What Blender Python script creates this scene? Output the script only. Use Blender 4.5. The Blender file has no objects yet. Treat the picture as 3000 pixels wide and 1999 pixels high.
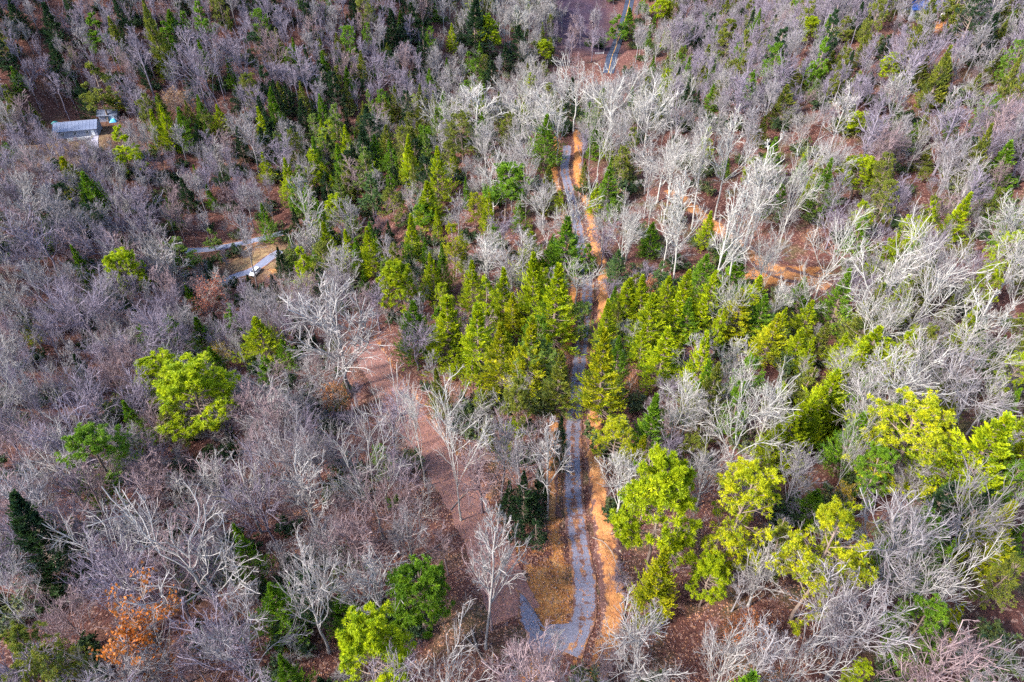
import bpy, bmesh, math, random
import numpy as np
from mathutils import Vector, Matrix

rad = math.radians
SC = bpy.context.scene
COL = SC.collection

# ------------------------------------------------------------------ camera
CAM_Z, PITCH, FPX = 120.0, 40.0, 2027.0          # metres, degrees down, focal length in photo pixels
cd = bpy.data.cameras.new("camera")
cd.sensor_width = 36.0
cd.lens = 36.0 * FPX / 3000.0
cd.clip_start, cd.clip_end = 1.0, 5000.0
cam = bpy.data.objects.new("camera", cd)
COL.objects.link(cam)
cam.location = (0, 0, CAM_Z)
cam.rotation_euler = (rad(90 - PITCH), 0, 0)
SC.camera = cam

# ------------------------------------------------------------------ light
SUN_EL, SUN_AZ = 37.0, 244.0                      # azimuth clockwise from +Y: the sun stands over the western ridge
wd = bpy.data.worlds.new("World")
SC.world = wd
wd.use_nodes = True
wn = wd.node_tree
sky = wn.nodes.new("ShaderNodeTexSky")
sky.sky_type = 'NISHITA'
sky.sun_disc = False
sky.sun_elevation = rad(SUN_EL)
sky.sun_rotation = rad(SUN_AZ)
sky.air_density, sky.dust_density, sky.ozone_density = 1.0, 1.5, 1.6
bg = wn.nodes["Background"]
bg.inputs[1].default_value = 0.15
wn.links.new(sky.outputs[0], bg.inputs[0])
sl = bpy.data.lights.new("sun", 'SUN')
sl.energy, sl.angle, sl.color = 3.3, rad(8.0), (1.0, 0.94, 0.85)
sun = bpy.data.objects.new("sun", sl)
COL.objects.link(sun)
sd = Vector((math.sin(rad(SUN_AZ)) * math.cos(rad(SUN_EL)), math.cos(rad(SUN_AZ)) * math.cos(rad(SUN_EL)), math.sin(rad(SUN_EL))))
sun.rotation_euler = sd.to_track_quat('Z', 'Y').to_euler()
sun.location = (-200, -100, 300)
vs = SC.view_settings
vs.view_transform, vs.look, vs.gamma, vs.use_curve_mapping = 'Standard', 'None', 1.0, False
vs.exposure = 1.85
SC.cycles.use_denoising = False
SC.cycles.max_bounces = 4
SC.cycles.diffuse_bounces = 2
SC.cycles.transmission_bounces = 3
SC.cycles.transparent_max_bounces = 4
SC.cycles.adaptive_threshold = 0.02
SC.cycles.adaptive_min_samples = 24
SC.cycles.sample_clamp_direct = 5.0
SC.cycles.sample_clamp_indirect = 1.5

# ------------------------------------------------------------------ picture <-> place
CT, ST = math.cos(rad(PITCH)), math.sin(rad(PITCH))
def ray(px, py):
    a, b = (px - 1500.0) / FPX, (999.5 - py) / FPX
    return np.array([a, CT + b * ST, -ST + b * CT])
def project(x, y, z):
    dx, dy, dz = x, y, z - CAM_Z
    f = dy * CT - dz * ST
    u = dy * ST + dz * CT
    f = np.maximum(f, 1e-3)
    return 1500 + FPX * dx / f, 999.5 - FPX * u / f, f

# ------------------------------------------------------------------ terrain heights
# (photo px, photo py, ground height) fixes the lie of the land; the rest holds the hills outside the view
CP = [(1700,1700,40),(1500,1960,42),(1300,1800,40),(1690,1100,30),(1710,750,26),(1660,440,27),
      (748,800,-2),(600,730,-1),(900,900,6),(300,900,6),(230,380,14),(20,20,46),(450,40,40),(850,30,36),(1200,60,28),
      (20,800,14),(20,1250,18),(20,1900,32),(700,1500,27),(1150,1230,26),(850,1200,17),(400,1300,18),
      (2900,1900,46),(2300,1900,46),(2900,1250,42),(2400,1300,40),(2900,720,42),(2950,120,56),(2350,120,42),(2300,810,32),
      (2010,600,31),(2050,330,32),(1350,430,22),(1100,650,10),(1300,900,20),(1000,400,8),(600,480,6),(2700,420,42),(2000,1000,33)]
WP = [(70,360,10),(60,400,-8),(95,400,-8),(30,470,6),(110,470,14),(75,300,8),(40,310,2),(-40,330,14),(230,380,58),(330,300,70),
      (-330,330,78),(-330,180,48),(-270,80,40),(-200,0,45),(-120,-60,50),(0,-80,52),(150,-60,60),(300,60,70),(-200,520,70),
      (0,620,50),(240,560,60),(450,450,90),(-460,450,110),(-420,0,90),(420,-60,100),(0,-260,70)]
pts = []
for px, py, h in CP:
    r = ray(px, py)
    t = (h - CAM_Z) / r[2]
    pts.append((r[0] * t, r[1] * t, h))
pts = np.array(pts + WP, float)
def tps_fit(p, lam):
    n = len(p)
    d2 = ((p[:, None, :2] - p[None, :, :2]) ** 2).sum(-1) / 1e4
    K = 0.5 * d2 * np.log(d2 + 1e-12) + lam * np.eye(n)
    P = np.c_[np.ones(n), p[:, :2] / 100]
    A = np.block([[K, P], [P.T, np.zeros((3, 3))]])
    return np.linalg.solve(A, np.r_[p[:, 2], 0, 0, 0])
TW = tps_fit(pts, 0.02)
def tps(x, y):
    sh = np.shape(x)
    x, y = np.ravel(x), np.ravel(y)
    out = TW[-3] + TW[-2] * x / 100 + TW[-1] * y / 100
    for i in range(len(pts)):
        d2 = ((x - pts[i, 0]) ** 2 + (y - pts[i, 1]) ** 2) / 1e4
        out += TW[i] * 0.5 * d2 * np.log(d2 + 1e-12)
    return out.reshape(sh)
def wobble(x, y):
    n = 0.9 * np.sin(x / 9.1 + 1.3 * np.sin(y / 13.7)) * np.sin(y / 11.3 + 0.8) + 0.5 * np.sin(x / 4.7 + y / 6.1 + 1.1 * np.sin(y / 5.3))
    n += 0.22 * np.sin(x / 1.9 + 1.7 * np.sin(y / 2.3)) * np.sin(y / 2.1 - x / 3.7)
    return n
GX, GY = np.arange(-520, 521, 4.0), np.arange(-300, 741, 4.0)
MX, MY = np.meshgrid(GX, GY)
GB = tps(MX, MY)
def bil(G, x0, y0, s, x, y):
    u, v = (np.asarray(x, float) - x0) / s, (np.asarray(y, float) - y0) / s
    u, v = np.clip(u, 0, G.shape[1] - 1.001), np.clip(v, 0, G.shape[0] - 1.001)
    i, j = u.astype(int), v.astype(int)
    a, b = u - i, v - j
    return (G[j, i] * (1 - a) + G[j, i + 1] * a) * (1 - b) + (G[j + 1, i] * (1 - a) + G[j + 1, i + 1] * a) * b
def base_h(x, y):
    return bil(GB, GX[0], GY[0], 4.0, x, y) + wobble(np.asarray(x, float), np.asarray(y, float))
ZS = np.arange(35.0, 720.0, 0.8)
def cast(px, py, H, up=0.0):
    r = ray(px, py)
    X, Y, Z = r[0] * ZS, r[1] * ZS, CAM_Z + r[2] * ZS
    below = Z < H(X, Y) + up
    k = int(np.argmax(below)) if below.any() else len(ZS) - 1
    return np.array([X[k], Y[k], H(X[k], Y[k])])

def smooth_line(p, step):
    p = np.array(p, float)
    for _ in range(3):                                   # corner cutting
        q = np.empty((2 * len(p) - 2, p.shape[1]))
        q[0::2] = 0.75 * p[:-1] + 0.25 * p[1:]
        q[1::2] = 0.25 * p[:-1] + 0.75 * p[1:]
        p = np.concatenate([p[:1], q, p[-1:]])
    s = np.r_[0, np.cumsum(np.hypot(*np.diff(p[:, :2], axis=0).T))]
    k = np.r_[True, np.diff(s) > 1e-6]
    s, p = s[k], p[k]
    t = np.arange(0, s[-1], step)
    return np.stack([np.interp(t, s, p[:, i]) for i in range(p.shape[1])], 1)

ROADPX = {
 'driveway': [(1668,1915),(1690,1870),(1708,1820),(1716,1765),(1710,1700),(1695,1600),(1683,1500),(1677,1400),(1676,1300),(1683,1200),(1692,1110),(1705,1000),(1716,920),(1722,840),(1710,770),(1700,720),(1690,650),(1668,560),(1650,500),(1662,450),(1660,425)],
 'track': [(1560,1890),(1500,1790),(1450,1650),(1385,1500),(1310,1390),(1240,1290),(1175,1190),(1110,1090),(1060,1010)],
 'haul': [(1960,560),(2040,620),(2110,680),(2180,740),(2260,790),(2350,825),(2440,850)],
 'lane': [(540,738),(600,735),(660,725),(720,712),(780,700),(850,680)],
 'parking': [(650,835),(690,812),(740,795),(790,760),(830,735)],
}
ROADW = {'driveway': 1.6, 'track': 3.1, 'haul': 3.0, 'lane': 1.8, 'parking': 1.9}
LINES = {}
for k, pp in ROADPX.items():
    L = np.array([cast(x, y, base_h) for x, y in pp])
    L = smooth_line(L, 1.0)
    ker = np.ones(9) / 9
    z = np.convolve(np.pad(L[:, 2], 4, mode='edge'), ker, 'valid')
    L[:, 2] = z
    LINES[k] = L
LINES['asphalt'] = smooth_line(np.array([(46,336,0),(49,352,0),(52,368,0),(54,385,0),(57,405,0),(63,430,0),(72,460,0),(80,500,0)], float), 1.5)
ROADW['asphalt'] = 2.8
LINES['asphalt'][:, 2] = np.convolve(np.pad(base_h(LINES['asphalt'][:, 0], LINES['asphalt'][:, 1]), 7, mode='edge'), np.ones(15) / 15, 'valid')

def line_dist(L, x, y):
    """distance, height of the line there, signed side (+ = east of the walking direction), metres along"""
    sh = np.shape(x)
    x, y = np.ravel(x), np.ravel(y)
    best = np.full(x.shape, 1e9); zz = np.zeros(x.shape); sg = np.zeros(x.shape); al = np.zeros(x.shape)
    lo, hi = L[:, :2].min(0) - 14, L[:, :2].max(0) + 14
    m = (x > lo[0]) & (x < hi[0]) & (y > lo[1]) & (y < hi[1])
    idx = np.nonzero(m)[0]
    st = 1
    for c in range(0, len(idx), 40000):
        ii = idx[c:c + 40000]
        d2 = (x[ii, None] - L[None, ::st, 0]) ** 2 + (y[ii, None] - L[None, ::st, 1]) ** 2
        j = d2.argmin(1) * st
        j0 = np.clip(j, 1, len(L) - 2)
        tx, ty = L[j0 + 1, 0] - L[j0 - 1, 0], L[j0 + 1, 1] - L[j0 - 1, 1]
        tl = np.hypot(tx, ty); tx, ty = tx / tl, ty / tl
        ox, oy = x[ii] - L[j, 0], y[ii] - L[j, 1]
        best[ii] = np.hypot(ox, oy)
        sg[ii] = ox * ty - oy * tx
        fr = ox * tx + oy * ty
        zz[ii] = L[j, 2] + fr * (L[j0 + 1, 2] - L[j0 - 1, 2]) / tl
        al[ii] = j + fr
    return best.reshape(sh), zz.reshape(sh), sg.reshape(sh), al.reshape(sh)
def sstep(a, b, v):
    t = np.clip((v - a) / (b - a), 0, 1)
    return t * t * (3 - 2 * t)
HAIR = cast(1610, 1840, base_h)
HOUSE = cast(235, 385, base_h)
CARP = cast(750, 806, base_h)
def terrain(x, y):
    x, y = np.asarray(x, float), np.asarray(y, float)
    h = base_h(x, y)
    for (c, r0, r1) in ((HAIR, 5.5, 10.0), (HOUSE, 13.0, 24.0), (CARP, 3.0, 7.0)):
        d = np.hypot(x - c[0], y - c[1])
        w = 1 - sstep(r0, r1, d)
        h = h * (1 - w) + c[2] * w
    for k in ('track', 'haul', 'lane', 'parking', 'asphalt', 'driveway'):
        d, z, sg, al = line_dist(LINES[k], x, y)
        w0 = ROADW[k]
        w = 1 - sstep(w0 + 0.3, w0 + 4.5, d)
        near = np.hypot(x - HAIR[0], y - HAIR[1])
        h = h * (1 - w) + z * w
        if k == 'driveway':                                # the clay bank the cut left along the east edge
            bank = sstep(w0 + 0.4, w0 + 1.3, sg) * (1 - sstep(w0 + 2.6, w0 + 5.5, sg)) * (d < 12) * sstep(8, 14, al)
            h = h + bank * (1.15 + 0.45 * np.sin(al / 3.1) + 0.25 * np.sin(al / 1.3 + sg))
        if k == 'track':
            bank = sstep(w0 + 0.2, w0 + 0.9, sg) * (1 - sstep(w0 + 1.6, w0 + 4.5, sg)) * (d < 12) * sstep(16, 24, al)
            h = h + bank * (0.7 + 0.3 * np.sin(al / 2.3))
    return h
TX, TY = np.arange(-330, 331, 1.0), np.arange(-40, 560, 1.0)
AX, AY = np.meshgrid(TX, TY)
TG = terrain(AX, AY)
def H(x, y):
    return bil(TG, TX[0], TY[0], 1.0, x, y)

# ------------------------------------------------------------------ material helpers
def new_mat(name):
    m = bpy.data.materials.new(name)
    m.use_nodes = True
    nt = m.node_tree
    return m, nt, nt.nodes["Principled BSDF"]
class NT:
    def __init__(s, nt): s.nt = nt
    def n(s, t, **k):
        o = s.nt.nodes.new("ShaderNode" + t)
        for a, v in k.items(): setattr(o, a, v)
        return o
    def l(s, a, b): s.nt.links.new(a, b)
    def noise(s, vec, scale, detail=4, rough=0.55, dist=0.0):
        o = s.n("TexNoise"); o.inputs['Scale'].default_value = scale; o.inputs['Detail'].default_value = detail
        o.inputs['Roughness'].default_value = rough; o.inputs['Distortion'].default_value = dist
        if vec is not None: s.l(vec, o.inputs['Vector'])
        return o.outputs['Fac']
    def ramp(s, fac, stops):
        o = s.n("ValToRGB"); cr = o.color_ramp
        while len(cr.elements) < len(stops): cr.elements.new(0.5)
        for e, (p, c) in zip(cr.elements, stops):
            e.position = p
            e.color = (c, c, c, 1) if isinstance(c, (int, float)) else (*c, 1)
        s.l(fac, o.inputs[0])
        return o.outputs[0]
    def mix(s, fac, a, b, mode='MIX'):
        o = s.n("Mix"); o.data_type = 'RGBA'; o.blend_type = mode
        for sock, v in ((o.inputs[0], fac), (o.inputs[6], a), (o.inputs[7], b)):
            if isinstance(v, (int, float)): sock.default_value = v
            elif isinstance(v, tuple): sock.default_value = (*v, 1)
            else: s.l(v, sock)
        return o.outputs[2]
    def math(s, op, a, b=None):
        o = s.n("Math"); o.operation = op
        for i, v in enumerate((a, b)):
            if v is None: continue
            if isinstance(v, (int, float)): o.inputs[i].default_value = v
            else: s.l(v, o.inputs[i])
        return o.outputs[0]
    def bump(s, hgt, strength, dist):
        o = s.n("Bump"); o.inputs['Strength'].default_value = strength; o.inputs['Distance'].default_value = dist
        s.l(hgt, o.inputs['Height'])
        return o.outputs[0]
    def pos(s): return s.n("NewGeometry").outputs['Position']
    def attr(s, name): return s.n("Attribute", attribute_name=name).outputs['Fac']

def litter_colour(t, P):
    """leaf litter: fallen leaves of several browns with dark gaps between"""
    big = t.noise(P, 0.045, 3)
    mid = t.noise(P, 0.5, 4, 0.65)
    fine = t.noise(P, 3.2, 4, 0.75, 0.6)
    v = t.n("TexVoronoi"); v.inputs['Scale'].default_value = 3.4; v.inputs['Randomness'].default_value = 1.0
    t.l(P, v.inputs['Vector'])
    a = t.ramp(fine, [(0.30, (0.01716, 0.0078, 0.0078)), (0.45, (0.05616, 0.02262, 0.01872)), (0.58, (0.1053, 0.04524, 0.0351)), (0.72, (0.2184, 0.1209, 0.0975))])
    b = t.ramp(mid, [(0.3, (0.0429, 0.01716, 0.01638)), (0.52, (0.0936, 0.03744, 0.02964)), (0.72, (0.1482, 0.06864, 0.05304))])
    c = t.mix(0.55, a, b)
    c = t.mix(t.ramp(big, [(0.35, 0.0), (0.65, 0.5)]), c, (0.1092, 0.04836, 0.04212))
    sc = t.n("SeparateColor"); t.l(v.outputs['Color'], sc.inputs[0])
    lone = t.ramp(sc.outputs[0], [(0.86, 0.0), (0.93, 0.75)])
    c = t.mix(lone, c, (0.2808, 0.1638, 0.1287))
    return c, t.math('ADD', fine, t.math('MULTIPLY', v.outputs['Distance'], -0.4))

def clay_colour(t, P):
    n1 = t.noise(P, 0.7, 5, 0.7); n2 = t.noise(P, 2.6, 4, 0.7)
    a = t.ramp(n1, [(0.32, (0.208, 0.068, 0.028)), (0.48, (0.352, 0.136, 0.04)), (0.60, (0.464, 0.216, 0.068)), (0.70, (0.528, 0.368, 0.216))])
    b = t.ramp(n2, [(0.35, (0.136, 0.048, 0.024)), (0.52, (0.36, 0.144, 0.044)), (0.7, (0.496, 0.288, 0.128))])
    return t.mix(0.45, a, b), n2

def mat_ground():
    m, nt, p = new_mat("forest_floor")
    t = NT(nt); P = t.pos()
    c, hgt = litter_colour(t, P)
    moss = t.noise(P, 0.18, 4, 0.6)
    mossy = t.math('MULTIPLY', t.ramp(moss, [(0.5, 0.0), (0.68, 0.75)]), t.attr('moss'))
    c = t.mix(mossy, c, t.ramp(t.noise(P, 1.7, 3), [(0.3, (0.030, 0.040, 0.018)), (0.7, (0.10, 0.105, 0.04))]))
    cl, h2 = clay_colour(t, P)
    f = t.math('ADD', t.attr('clay'), t.math('MULTIPLY', t.math('SUBTRACT', t.noise(P, 0.55, 5, 0.7), 0.5), 1.5))
    f = t.ramp(f, [(0.42, 0.0), (0.62, 1.0)])
    f = t.math('MULTIPLY', f, t.ramp(t.attr('clay'), [(0.02, 0.0), (0.12, 1.0)]))
    c = t.mix(f, c, cl)
    g = t.math('MULTIPLY', t.attr('dry_grass'), t.ramp(t.noise(P, 0.5, 4), [(0.35, 0.3), (0.6, 1.0)]))
    c = t.mix(g, c, t.ramp(t.noise(P, 2.0, 3), [(0.3, (0.15, 0.10, 0.045)), (0.7, (0.34, 0.25, 0.13))]))
    c = t.mix(t.math('MULTIPLY', t.attr('bank_shade'), t.ramp(t.noise(P, 0.12, 4), [(0.3, 0.7), (0.6, 0.97)])), c, t.ramp(t.noise(P, 0.8, 4, 0.7), [(0.3, (0.018, 0.014, 0.030)), (0.7, (0.060, 0.042, 0.068))]))  # shade on the far bank, painted dark purple into the ground colour
    t.l(c, p.inputs['Base Color'])
    p.inputs['Roughness'].default_value = 0.95
    p.inputs['Specular IOR Level'].default_value = 0.1
    t.l(t.bump(hgt, 0.9, 0.25), p.inputs['Normal'])
    return m
def mat_gravel_road(name, centre=0.46, lit=1.0, grey=((0.095, 0.092, 0.128), (0.19, 0.184, 0.24))):
    """gravel in the two wheel tracks, fallen leaves and clay on the crown and along the edges"""
    m, nt, p = new_mat(name)
    t = NT(nt); P = t.pos()
    c, hgt = litter_colour(t, P)
    cl, _ = clay_colour(t, P)
    c = t.mix(t.ramp(t.noise(P, 0.35, 4), [(0.46, 0.0), (0.62, 0.75)]), c, cl)
    gr = t.ramp(t.noise(P, 6.0, 5, 0.8), [(0.3, grey[0]), (0.7, grey[1])])
    a = t.math('ABSOLUTE', t.attr('across'))
    band = t.ramp(a, [(0.0, centre), (0.14, centre), (0.34, 0.78), (0.66, 0.76), (0.98, 0.0)])
    f = t.math('ADD', t.math('MULTIPLY', band, 1.0), t.math('MULTIPLY', t.math('SUBTRACT', t.noise(P, 1.1, 5, 0.75), 0.5), 2.8 * lit))
    f = t.math('ADD', f, t.math('MULTIPLY', t.math('SUBTRACT', t.noise(P, 0.16, 3), 0.5), 0.9))
    f = t.ramp(f, [(0.42, 0.0), (0.62, 1.0)])
    c = t.mix(f, c, gr)
    t.l(c, p.inputs['Base Color'])
    p.inputs['Roughness'].default_value = 0.9
    t.l(t.bump(t.noise(P, 5.0, 4, 0.8), 0.6, 0.12), p.inputs['Normal'])
    return m
def mat_clay():
    m, nt, p = new_mat("raw_clay")
    t = NT(nt); P = t.pos()
    c, h = clay_colour(t, P)
    lf, _ = litter_colour(t, P)
    a = t.math('ABSOLUTE', t.attr('across'))
    f = t.math('ADD', t.ramp(a, [(0.3, 0.2), (1.0, 1.0)]), t.math('MULTIPLY', t.math('SUBTRACT', t.noise(P, 0.6, 5, 0.7), 0.5), 2.2))
    c = t.mix(t.ramp(f, [(0.45, 0.0), (0.65, 1.0)]), c, lf)
    t.l(c, p.inputs['Base Color']); p.inputs['Roughness'].default_value = 0.95
    t.l(t.bump(h, 0.9, 0.3), p.inputs['Normal'])
    return m
def mat_track():
    m, nt, p = new_mat("leafy_track_surface")
    t = NT(nt); P = t.pos()
    c, h = litter_colour(t, P)
    c = t.mix(0.62, c, t.ramp(t.noise(P, 1.1, 4, 0.7), [(0.3, (0.20, 0.080, 0.062)), (0.7, (0.36, 0.175, 0.14))]))
    t.l(c, p.inputs['Base Color']); p.inputs['Roughness'].default_value = 0.95
    t.l(t.bump(h, 0.8, 0.2), p.inputs['Normal'])
    return m
class Fixed:
    def __init__(s, t, c):
        o = t.n("RGB"); o.outputs[0].default_value = (*c, 1); s.outputs = {'Color': o.outputs[0]}
def mat_bark(name="bark", fixed=None):
    m, nt, p = new_mat(name)
    t = NT(nt)
    oi = t.n("ObjectInfo") if fixed is None else Fixed(t, fixed)
    tc = t.n("TexCoord").outputs['Object']
    age = t.attr('age')                                   # 0 trunk .. 1 twig
    blot = t.ramp(t.noise(tc, 0.9, 4, 0.7), [(0.32, (0.75, 0.73, 0.72)), (0.55, (1.1, 1.1, 1.1)), (0.72, (1.45, 1.44, 1.40))])
    tw = t.mix(1.0, oi.outputs['Color'], blot, 'MULTIPLY')
    red = t.mix(1.0, oi.outputs['Color'], (0.66, 0.54, 0.58), 'MULTIPLY')
    low = t.mix(1.0, oi.outputs['Color'], (0.62, 0.58, 0.58), 'MULTIPLY')
    c = t.mix(t.ramp(age, [(0.0, 1.0), (0.18, 0.0)]), tw, t.mix(t.ramp(t.noise(tc, 2.0, 3), [(0.35, 0.0), (0.6, 1.0)]), low, tw))
    c = t.mix(t.ramp(age, [(0.6, 0.0), (0.95, 1.0)]), c, red)
    t.l(c, p.inputs['Base Color']); p.inputs['Roughness'].default_value = 0.85
    p.inputs['Specular IOR Level'].default_value = 0.2
    return m
def mat_leaf(name, trans=0.35, fixed=None):
    m, nt, p = new_mat(name)
    t = NT(nt)
    oi = t.n("ObjectInfo") if fixed is None else Fixed(t, fixed)
    tc = t.n("TexCoord").outputs['Object']
    v = t.attr('shade')                                   # each spray's own green
    n = t.noise(tc, 0.35, 3)
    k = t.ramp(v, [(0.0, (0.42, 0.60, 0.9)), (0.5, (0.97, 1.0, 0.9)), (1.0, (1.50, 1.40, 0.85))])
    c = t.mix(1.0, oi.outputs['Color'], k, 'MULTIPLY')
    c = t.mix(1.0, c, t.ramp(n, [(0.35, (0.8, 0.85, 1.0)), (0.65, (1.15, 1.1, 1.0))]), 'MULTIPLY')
    p.inputs['Roughness'].default_value = 0.6
    p.inputs['Specular IOR Level'].default_value = 0.25
    t.l(c, p.inputs['Base Color'])
    tr = t.n("BsdfTranslucent"); t.l(c, tr.inputs[0])
    ms = t.n("MixShader"); ms.inputs[0].default_value = trans
    t.l(p.outputs[0], ms.inputs[1]); t.l(tr.outputs[0], ms.inputs[2])
    t.l(ms.outputs[0], nt.nodes["Material Output"].inputs[0])
    return m
def mat_plain(name, col, rough=0.6, metal=0.0, var=0.15, scale=2.0):
    m, nt, p = new_mat(name)
    t = NT(nt)
    tc = t.n("TexCoord").outputs['Object']
    lo = tuple(c * (1 - var) for c in col); hi = tuple(min(1, c * (1 + var)) for c in col)
    t.l(t.ramp(t.noise(tc, scale, 4, 0.6), [(0.3, lo), (0.7, hi)]), p.inputs['Base Color'])
    p.inputs['Roughness'].default_value = rough; p.inputs['Metallic'].default_value = metal
    return m

# ------------------------------------------------------------------ object helpers
def mesh_obj(name, V, F, mat, parent=None, attrs=None, smooth=False):
    me = bpy.data.meshes.new(name)
    if isinstance(F, np.ndarray):
        nf, k = F.shape
        me.vertices.add(len(V)); me.vertices.foreach_set("co", np.ascontiguousarray(V, dtype=np.float32).ravel())
        me.loops.add(nf * k); me.loops.foreach_set("vertex_index", np.ascontiguousarray(F, dtype=np.int32).ravel())
        me.polygons.add(nf); me.polygons.foreach_set("loop_start", np.arange(0, nf * k, k, dtype=np.int32))
        me.update(calc_edges=True)
    else:
        me.from_pydata([tuple(v) for v in V], [], [tuple(f) for f in F])
        me.update()
    for an, av in (attrs or {}).items():
        a = me.attributes.new(an, 'FLOAT', 'POINT')
        a.data.foreach_set("value", np.ascontiguousarray(av, dtype=np.float32))
    if smooth: me.polygons.foreach_set("use_smooth", np.ones(len(me.polygons), dtype=bool))
    me.materials.append(mat)
    o = bpy.data.objects.new(name, me)
    COL.objects.link(o)
    if parent: o.parent = parent
    return o
def empty(name, loc, rz=0.0):
    o = bpy.data.objects.new(name, None)
    o.location = loc; o.rotation_euler = (0, 0, rz); o.empty_display_size = 0.5
    COL.objects.link(o)
    return o
def tag(o, label=None, cat=None, group=None, kind=None):
    for k, v in (('label', label), ('category', cat), ('group', group), ('kind', kind)):
        if v: o[k] = v
    return o
class MB:
    """collects boxes, prisms and tubes into one mesh"""
    def __init__(s): s.v, s.f = [], []
    def hull(s, ring_pairs):
        """stack of equal-length rings joined by quads, ends capped"""
        b = len(s.v); n = len(ring_pairs[0])
        for r in ring_pairs: s.v += [tuple(p) for p in r]
        for i in range(len(ring_pairs) - 1):
            for j in range(n):
                a, c = b + i * n + j, b + i * n + (j + 1) % n
                s.f.append((a, c, c + n, a + n))
        s.f.append(tuple(range(b + n - 1, b - 1, -1)))
        e = b + (len(ring_pairs) - 1) * n
        s.f.append(tuple(range(e, e + n)))
        return s
    def box(s, x0, x1, y0, y1, z0, z1):
        return s.hull([[(x0, y0, z0), (x1, y0, z0), (x1, y1, z0), (x0, y1, z0)], [(x0, y0, z1), (x1, y0, z1), (x1, y1, z1), (x0, y1, z1)]])
    def cyl(s, p0, p1, r0, r1=None, n=8):
        r1 = r0 if r1 is None else r1
        p0, p1 = Vector(p0), Vector(p1)
        d = (p1 - p0).normalized(); a = d.orthogonal().normalized(); b = d.cross(a)
        rg = lambda p, r: [p + a * (r * math.cos(2 * math.pi * i / n)) + b * (r * math.sin(2 * math.pi * i / n)) for i in range(n)]
        return s.hull([rg(p0, r0), rg(p1, r1)])
    def build(s, name, mat, parent=None, bevel=0.0):
        o = mesh_obj(name, s.v, s.f, mat, parent)
        if bevel:
            md = o.modifiers.new("bevel", 'BEVEL'); md.width = bevel; md.segments = 2; md.limit_method = 'ANGLE'
        return o

# ------------------------------------------------------------------ ground
def axis(lo, f0, f1, hi, fine, mid, m0, m1):
    a = list(np.arange(f0, f1, fine))
    b = list(np.arange(f1, m1, mid)); c = list(np.arange(f0 - mid, m0, -mid))[::-1]
    d, x, st = [], m1, mid * 2
    while x < hi: d.append(x); x += st; st *= 1.15
    e, x, st = [], m0, mid * 2
    while x > lo: e.append(x); x -= st; st *= 1.15
    return np.array(e[::-1] + c + a + b + d)
gx = axis(-520, -48, 52, 520, 0.7, 2.2, -230, 230)
gy = axis(-290, 12, 150, 735, 0.75, 2.2, -10, 480)
XX, YY = np.meshgrid(gx, gy)
ZZ = terrain(XX, YY)
def soil_masks(x, y):
    px, py, f = project(x, y, H(x, y))
    d, z, sg, al = line_dist(LINES['driveway'], x, y)
    clay = 0.75 * np.exp(-((sg + 3.0) / 1.3) ** 2) * (d < 9) + 0.95 * np.exp(-((sg - 3.6) / 1.5) ** 2) * (d < 9)
    tri = np.exp(-(((x - DIRT[0]) / 4.2) ** 2 + ((y - DIRT[1]) / 8.5) ** 2))
    clay = np.maximum(clay, 0.85 * tri)
    d2, _, _, _ = line_dist(LINES['haul'], x, y)
    cc = np.exp(-(((x - CLEAR[0]) / 11) ** 2 + ((y - CLEAR[1]) / 5.5) ** 2))
    clay = np.maximum(clay, 0.9 * cc)
    d3, _, s3, _ = line_dist(LINES['track'], x, y)
    clay = np.maximum(clay, 0.55 * np.exp(-((s3 - 3.3) / 0.7) ** 2) * (d3 < 6))
    cb = np.exp(-(((x - CARP[0] - 6) / 4) ** 2 + ((y - CARP[1] - 1) / 5) ** 2))
    clay = np.maximum(clay, 0.6 * cb)
    rb = np.exp(-(((x - BLUE[0] - 2) / 12) ** 2 + ((y - BLUE[1] + 9) / 4.0) ** 2))
    clay = np.maximum(clay, 0.8 * rb)
    grass = 0.9 * np.exp(-(((x - CARP[0]) / 13) ** 2 + ((y - CARP[1] - 8) / 9) ** 2)) + 0.8 * np.exp(-(((x - HOUSE[0] - 2) / 16) ** 2 + ((y - HOUSE[1] + 9) / 13) ** 2))
    moss = 0.25 + 0.75 * sstep(-30, 30, x) * (1 - sstep(150, 230, y))
    return np.clip(clay, 0, 1), np.clip(grass, 0, 1), moss
BANK_SHADE = cast(1700, 90, H); DIRT = cast(1610, 1740, H); CLEAR = cast(2290, 810, H); BLUE = cast(2690, 70, H)
clay, grass, moss = soil_masks(XX.ravel(), YY.ravel())
bank_shade = np.exp(-(((XX.ravel() - BANK_SHADE[0]) / 23) ** 4 + ((YY.ravel() - BANK_SHADE[1]) / 60) ** 4))  # where the bank's shade is painted on the ground
ny, nx = XX.shape
idx = np.arange(nx * ny).reshape(ny, nx)
F = np.stack([idx[:-1, :-1], idx[:-1, 1:], idx[1:, 1:], idx[1:, :-1]], -1).reshape(-1, 4)
M_GROUND = mat_ground()
g = mesh_obj("ground", np.stack([XX.ravel(), YY.ravel(), ZZ.ravel()], 1), F, M_GROUND, None, {'clay': clay, 'dry_grass': grass, 'moss': moss, 'bank_shade': bank_shade}, True)
tag(g, "steep forest floor of red-brown leaf litter under the trees", None, None, 'structure')

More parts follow.
